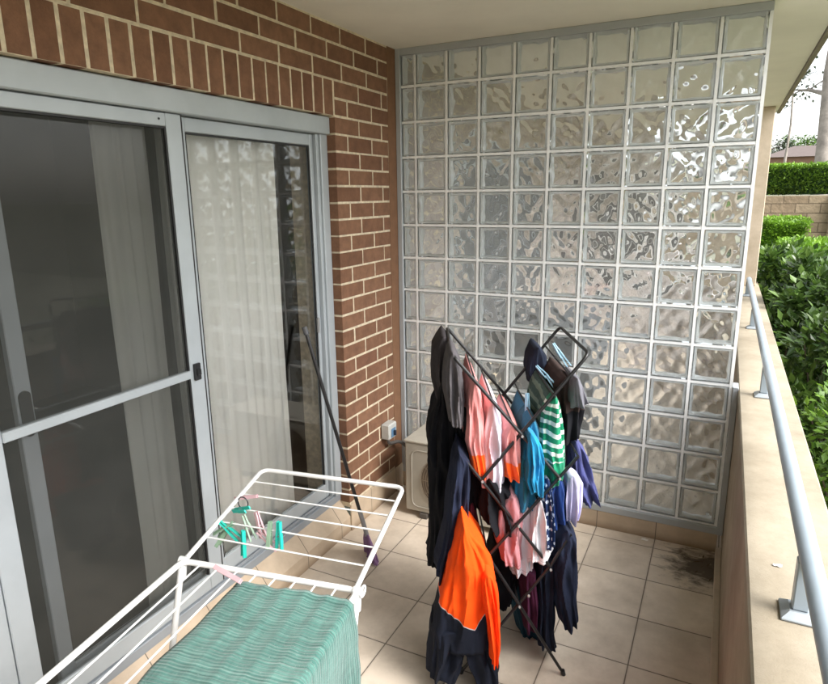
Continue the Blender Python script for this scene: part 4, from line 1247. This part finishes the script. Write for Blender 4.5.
def hedge(x0, x1, y0, y1, z0, z1, mat, n, ls, label, seed, core_c):
    rnd = random.Random(seed)
    root = empty('hedge', ((x0+x1)/2, (y0+y1)/2, z0), label, 'hedge')
    cb = MB(); cb.box(x0+.05, x1-.05, y0+.05, y1-.05, z0, z1-.05)
    cb.build('inner_foliage', simple('hedge_core', core_c, .95, var=.4, nscale=20), root)
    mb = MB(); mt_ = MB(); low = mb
    for i in range(n):
        f = rnd.random(); mb = low
        if f < .45: p_ = Vector((rnd.uniform(x0,x1), y0 + abs(rnd.gauss(0,.03)), rnd.uniform(z0,z1))); nr = Vector((0,-1,.3))
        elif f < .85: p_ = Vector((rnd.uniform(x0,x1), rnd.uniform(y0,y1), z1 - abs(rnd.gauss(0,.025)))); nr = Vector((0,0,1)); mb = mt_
        else: p_ = Vector((x0 + abs(rnd.gauss(0,.03)), rnd.uniform(y0,y1), rnd.uniform(z0,z1))); nr = Vector((-1,0,.3))
        p_ += Vector((rnd.gauss(0,.02), rnd.gauss(0,.02), rnd.gauss(0,.018) + .03*noise.noise(p_*2)))
        d = nr + Vector((rnd.uniform(-1,1), rnd.uniform(-1,1), rnd.uniform(-.6,1)))
        leafq(mb, p_, d, Vector((rnd.uniform(-.5,.5), rnd.uniform(-.5,.5), 1)), ls*rnd.uniform(.7,1.3), ls*.32)
    low.build('leaves', mat, root); mt_.build('sunlit_tint_top', M_lf_lime, root)  # lime top leaves paint sunlight into the colour of the hedge top
# terraces of hedges and block wall
hedge(2.30, 6.0, 10.3, 11.3, 1.86, 2.38, M_lf_hedge, 15000, .055, 'long trimmed dark green hedge on top of the block retaining wall', 11, (.02,.05,.012))
hedge(2.28, 2.95, 7.6, 9.2, .2, 1.46, M_lf_lime, 8000, .05, 'lime green clipped hedge nearest the column, far one of two', 12, (.08,.18,.02))
hedge(2.50, 4.8, 5.4, 6.6, .0, 1.28, M_lf_lime, 10000, .05, 'lime green clipped hedge in front of the other lime hedge', 13, (.08,.18,.02))

def block_mat():
    m, nt, b = new_mat('retaining_blocks')
    mp = N(nt, 'ShaderNodeMapping'); L(nt, pos(nt), mp.inputs[0]); mp.inputs['Rotation'].default_value = (PI/2, 0, 0)
    br = N(nt, 'ShaderNodeTexBrick'); L(nt, mp.outputs[0], br.inputs['Vector'])
    br.inputs['Scale'].default_value = 1; br.inputs['Brick Width'].default_value = .39; br.inputs['Row Height'].default_value = .17
    br.inputs['Mortar Size'].default_value = .008; br.inputs['Color1'].default_value = (.26,.19,.12,1); br.inputs['Color2'].default_value = (.34,.26,.17,1)
    br.inputs['Mortar'].default_value = (.15,.11,.07,1)
    cc = mixc(nt, 1, br.outputs['Color'], ramp(nt, noise_(nt, 6, 6, .7), [(.3, (.7,.7,.7)), (.7, (1.15,1.15,1.15))]), 'MULTIPLY')
    L(nt, cc, b.inputs['Base Color']); b.inputs['Roughness'].default_value = .9
    h = math_(nt, 'ADD', noise_(nt, 14, 6), math_(nt, 'MULTIPLY', br.outputs['Fac'], -1.5)); bump(nt, b, h, .8, .02)
    return m
M_blk = block_mat()
rw = empty('retaining_wall', (5, 10, -.6), 'tan block retaining wall under the long trimmed hedge', 'wall')
w_ = MB(); w_.box(1.2, 12, 10.0, 10.25, -.6, 1.84); w_.build('wall_face', M_blk, rw)
w_ = MB(); w_.cbox(3.45, 3.75, 9.85, 9.995, -.6, 1.84, .01); w_.build('pier', M_blk, rw)
tm = MB(); tm.box(1.2, 30, 10.26, 40, -.6, 1.80)
tag(tm.build('terrace', ground_mat()), None, None, None, 'structure')

# trees
def tree(base, h, r0, lean, crown_r, n, ls, mat, bark, label, seed, crown_h=.5, name='tree', flat=.75, nb=9):
    rnd = random.Random(seed)
    b0 = Vector(base); root = empty(name, base, label, 'tree')
    tb = MB(); topp = b0 + Vector((lean[0], lean[1], h*.8))
    mid = b0.lerp(topp, .5) + Vector((rnd.uniform(-.2,.2), rnd.uniform(-.2,.2), 0))
    tb.tube([b0, b0.lerp(mid, .5) + Vector((.03,0,0)), mid, topp], r0, 12, r2=r0*.45)
    ends = []
    for k in range(nb):
        t = rnd.uniform(crown_h, 1); s_ = b0.lerp(mid, t*2) if t < .5 else mid.lerp(topp, (t-.5)*2)
        q = rnd.uniform(0, 2*PI); l_ = crown_r*rnd.uniform(.5, 1.0)
        e_ = s_ + Vector((math.cos(q)*l_, math.sin(q)*l_, l_*rnd.uniform(.15, .8)))
        m_ = s_.lerp(e_, .5) + Vector((0,0,-.08*l_ + rnd.uniform(-.1,.2)))
        tb.tube([s_, m_, e_], r0*.32, 7, r2=r0*.06)
        ends += [e_, m_.lerp(e_, .5)]
        for _ in range(3):
            e2 = m_.lerp(e_, rnd.random()) + Vector((rnd.uniform(-1,1), rnd.uniform(-1,1), rnd.uniform(-.4,.8)))*crown_r*.35
            tb.tube([m_.lerp(e_, rnd.random()*.6), e2], r0*.10, 5, r2=r0*.03); ends.append(e2)
    tb.build('trunk', bark, root, smooth=True)
    mb = MB()
    for i in range(n):
        c_ = rnd.choice(ends); v = Vector((rnd.gauss(0,1), rnd.gauss(0,1), rnd.gauss(0,flat)))
        p_ = c_ + v*crown_r*.13
        leafq(mb, p_, Vector((rnd.uniform(-1,1), rnd.uniform(-1,1), rnd.uniform(-1,.4))), Vector((rnd.uniform(-.5,.5),rnd.uniform(-.5,.5),1)), ls*rnd.uniform(.6,1.3), ls*.25)
    mb.build('crown', mat, root)
M_lf_gum = leaf_mat('leaf_gum', (.03,.05,.03), (.10,.13,.07), .2)
tree((4.36, 20, 1.6), 9.5, .27, (.0, .4), 2.3, 3200, .14, M_lf_gum, M_barkpale, 'large pale trunked tree with sparse leaves beyond the hedge', 21, .40, nb=12)
tree((6.6, 22, 1.6), 8, .16, (.3, 0), 2.2, 3000, .16, M_lf_gum, M_barkpale, 'leafy tree right of the large pale trunk', 22, .4)
tree((3.80, 30, 1.6), 8.0, .07, (.05, 0), .9, 500, .18, M_lf_gum, M_barkpale, 'thin pole like tree standing left of the large trunk', 23, .8, nb=5)
for i, (x, y, h, lab) in enumerate([(3.6, 38, 3.9, 'small rounded tree far behind the thin pole like tree'), (5.6, 40, 3.6, 'bushy tree far behind, between both trunks'), (7.4, 42, 3.8, 'bushy tree far behind the large trunk'), (9.6, 43, 4.6, 'broad tree at the far right of the distant row')]):
    tree((x, y, 1.6), h, .12, (0, 0), 1.5, 2400, .2, M_lf_mid if i % 2 else M_lf_gum, M_bark, lab, 30+i, .25, nb=10)
# distant house
hs = empty('house', (5, 33, 1.6), 'distant brick house with low roof behind the hedge', 'house')
h_ = MB(); h_.box(3.2, 9.5, 33, 38, 1.6, 3.55); h_.build('wall', simple('far_brick', (.20,.12,.08), .9), hs)
h_ = MB(); h_.add([(3.0,32.8,3.551),(9.7,32.8,3.551),(9.7,38.2,3.551),(3.0,38.2,3.551),(4.6,35.5,4.2),(8.0,35.5,4.2)], [(0,1,5,4),(1,2,5),(2,3,4,5),(3,0,4),(0,3,2,1)])
h_.build('roof', simple('far_roof', (.11,.085,.075), .8), hs)
h_ = MB(); h_.cbox(4.4, 5.4, 32.95, 32.995, 2.4, 3.2, .01); h_.build('window', simple('far_window', (.5,.55,.6), .2), hs)

# next balcony seen through the glass blocks
M_brickp = brick_mat()
nb_ = empty('neighbour_wall', (1, 4.3, 0), 'neighbouring pinkish brick end wall seen through the glass blocks', 'wall')
n_ = MB(); n_.box(-.30, 1.28, 4.30, 4.5, 0, CEIL); n_.box(1.28, 1.98, 4.30, 4.5, 0, 1.0); n_.build('wall_face', simple('pink_brick_far', (.66,.62,.60), .9, var=.3, nscale=5), nb_)
nd = empty('neighbour_door', (0, 1.9, .2), 'glazed door in the side wall of the next balcony behind the glass blocks', 'door')
n_ = MB(); n_.cbox(.002, .03, .95, 1.02, .2, 2.3, .003); n_.cbox(.002, .03, 2.93, 3.0, .2, 2.3, .003); n_.cbox(.002, .03, 1.021, 2.929, 2.22, 2.3, .003); n_.cbox(.002, .03, 1.94, 2.0, .2, 2.219, .003)
n_.build('frame', M_frame, nd)
n_ = MB(); n_.box(.004, .012, 1.021, 1.939, .2, 2.219); n_.box(.004, .012, 2.001, 2.929, .2, 2.219); n_.build('pane', simple('dark_door_pane', (.13,.135,.14), .2), nd)
mt = empty('storage_box', (.75, 1.2, 0), 'grey storage box on the next balcony behind the glass blocks', 'box')
n_ = MB(); n_.cbox(.35, 1.05, .9, 1.5, 0.02, .95, .02); n_.build('body', simple('dark_plastic', (.13,.135,.14), .5), mt)
n_ = MB(); n_.cbox(.33, 1.07, .88, 1.52, .951, 1.0, .01); n_.build('lid', simple('lid_plastic', (.12,.13,.14), .5), mt)

wd = empty('window', (.6, 4.29, 1.4), 'white framed window in the neighbouring end wall seen through the glass blocks', 'window')
n_ = MB()
for (a_, b2, c_, d_) in ((.30,1.12,2.02,2.08),(.30,1.12,.92,.98),(.30,.36,.981,2.019),(1.06,1.12,.981,2.019),(.68,.74,.981,2.019)): n_.cbox(a_, b2, 4.25, 4.298, c_, d_, .004)
n_.build('frame', simple('white_window_frame', (.82,.83,.82), .4), wd)
n_ = MB(); n_.box(.361, 1.059, 4.28, 4.29, .981, 2.019); n_.build('pane', simple('dark_pane', (.14,.145,.15), .2), wd)

# wall closing the balcony behind the camera
bw = MB(); bw.box(-.30, XCAP, -6.4, -6.2, 0, CEIL)
tag(bw.build('rear_wall', simple('rear_render', (.45,.36,.26), .9, var=.15)), None, None, None, 'structure')

# ------------------------------------------------------------------ light
w = bpy.data.worlds.new('World'); scene.world = w; w.use_nodes = True
nt = w.node_tree; bg = nt.nodes['Background']
sky = nt.nodes.new('ShaderNodeTexSky'); sky.sky_type = 'NISHITA'; sky.sun_disc = False
SE, SR = math.radians(48), math.radians(100)
sky.sun_elevation = SE; sky.sun_rotation = SR
sky.air_density = 1.0; sky.dust_density = 4.0; sky.ozone_density = 1.0
# overcast: wash the blue out of the sky
mx = nt.nodes.new('ShaderNodeMix'); mx.data_type = 'RGBA'; mx.inputs[0].default_value = .80
bwn = nt.nodes.new('ShaderNodeRGBToBW'); nt.links.new(sky.outputs[0], bwn.inputs[0])
cmb = nt.nodes.new('ShaderNodeCombineColor')
for i in range(3): nt.links.new(bwn.outputs[0], cmb.inputs[i])
nt.links.new(sky.outputs[0], mx.inputs[6]); nt.links.new(cmb.outputs[0], mx.inputs[7])
nt.links.new(mx.outputs[2], bg.inputs[0]); bg.inputs[1].default_value = SKY_STRENGTH
sd = bpy.data.lights.new('sun', 'SUN'); sd.energy = SUN_STRENGTH; sd.angle = math.radians(25); sd.color = (1, .96, .90)
so = bpy.data.objects.new('sun', sd); link(so)
dirv = Vector((math.sin(SR)*math.cos(SE), math.cos(SR)*math.cos(SE), math.sin(SE)))
so.rotation_euler = (-dirv).to_track_quat('-Z', 'Y').to_euler()
so.location = dirv * 30

# ------------------------------------------------------------------ camera
cam = bpy.data.cameras.new('camera'); co = bpy.data.objects.new('camera', cam); link(co)
R = Matrix(((0.8960541399, 0.4437718734, -0.0123896189), (0.0909996384, -0.2109167281, -0.9732590609), (-0.4345181747, 0.8709653599, -0.2293758875)))
rot = Matrix((R[0], -R[1], -R[2])).transposed()
co.matrix_world = Matrix.Translation((1.8282, -3.4647, 1.925)) @ rot.to_4x4()
cam.sensor_fit = 'HORIZONTAL'; cam.sensor_width = 36.0; cam.lens = 619.93 / 828 * 36
cam.clip_start = .02; cam.clip_end = 1500
scene.camera = co

scene.view_settings.view_transform = 'Standard'
scene.view_settings.look = 'None'
scene.view_settings.exposure = 0
cy = scene.cycles
cy.max_bounces = 16; cy.diffuse_bounces = 5; cy.glossy_bounces = 6; cy.transmission_bounces = 14; cy.transparent_max_bounces = 12
cy.caustics_reflective = False; cy.caustics_refractive = True
cy.sample_clamp_indirect = 6; cy.blur_glossy = .5
cy.use_denoising = True
try: cy.denoiser = 'OPENIMAGEDENOISE'
except Exception: pass
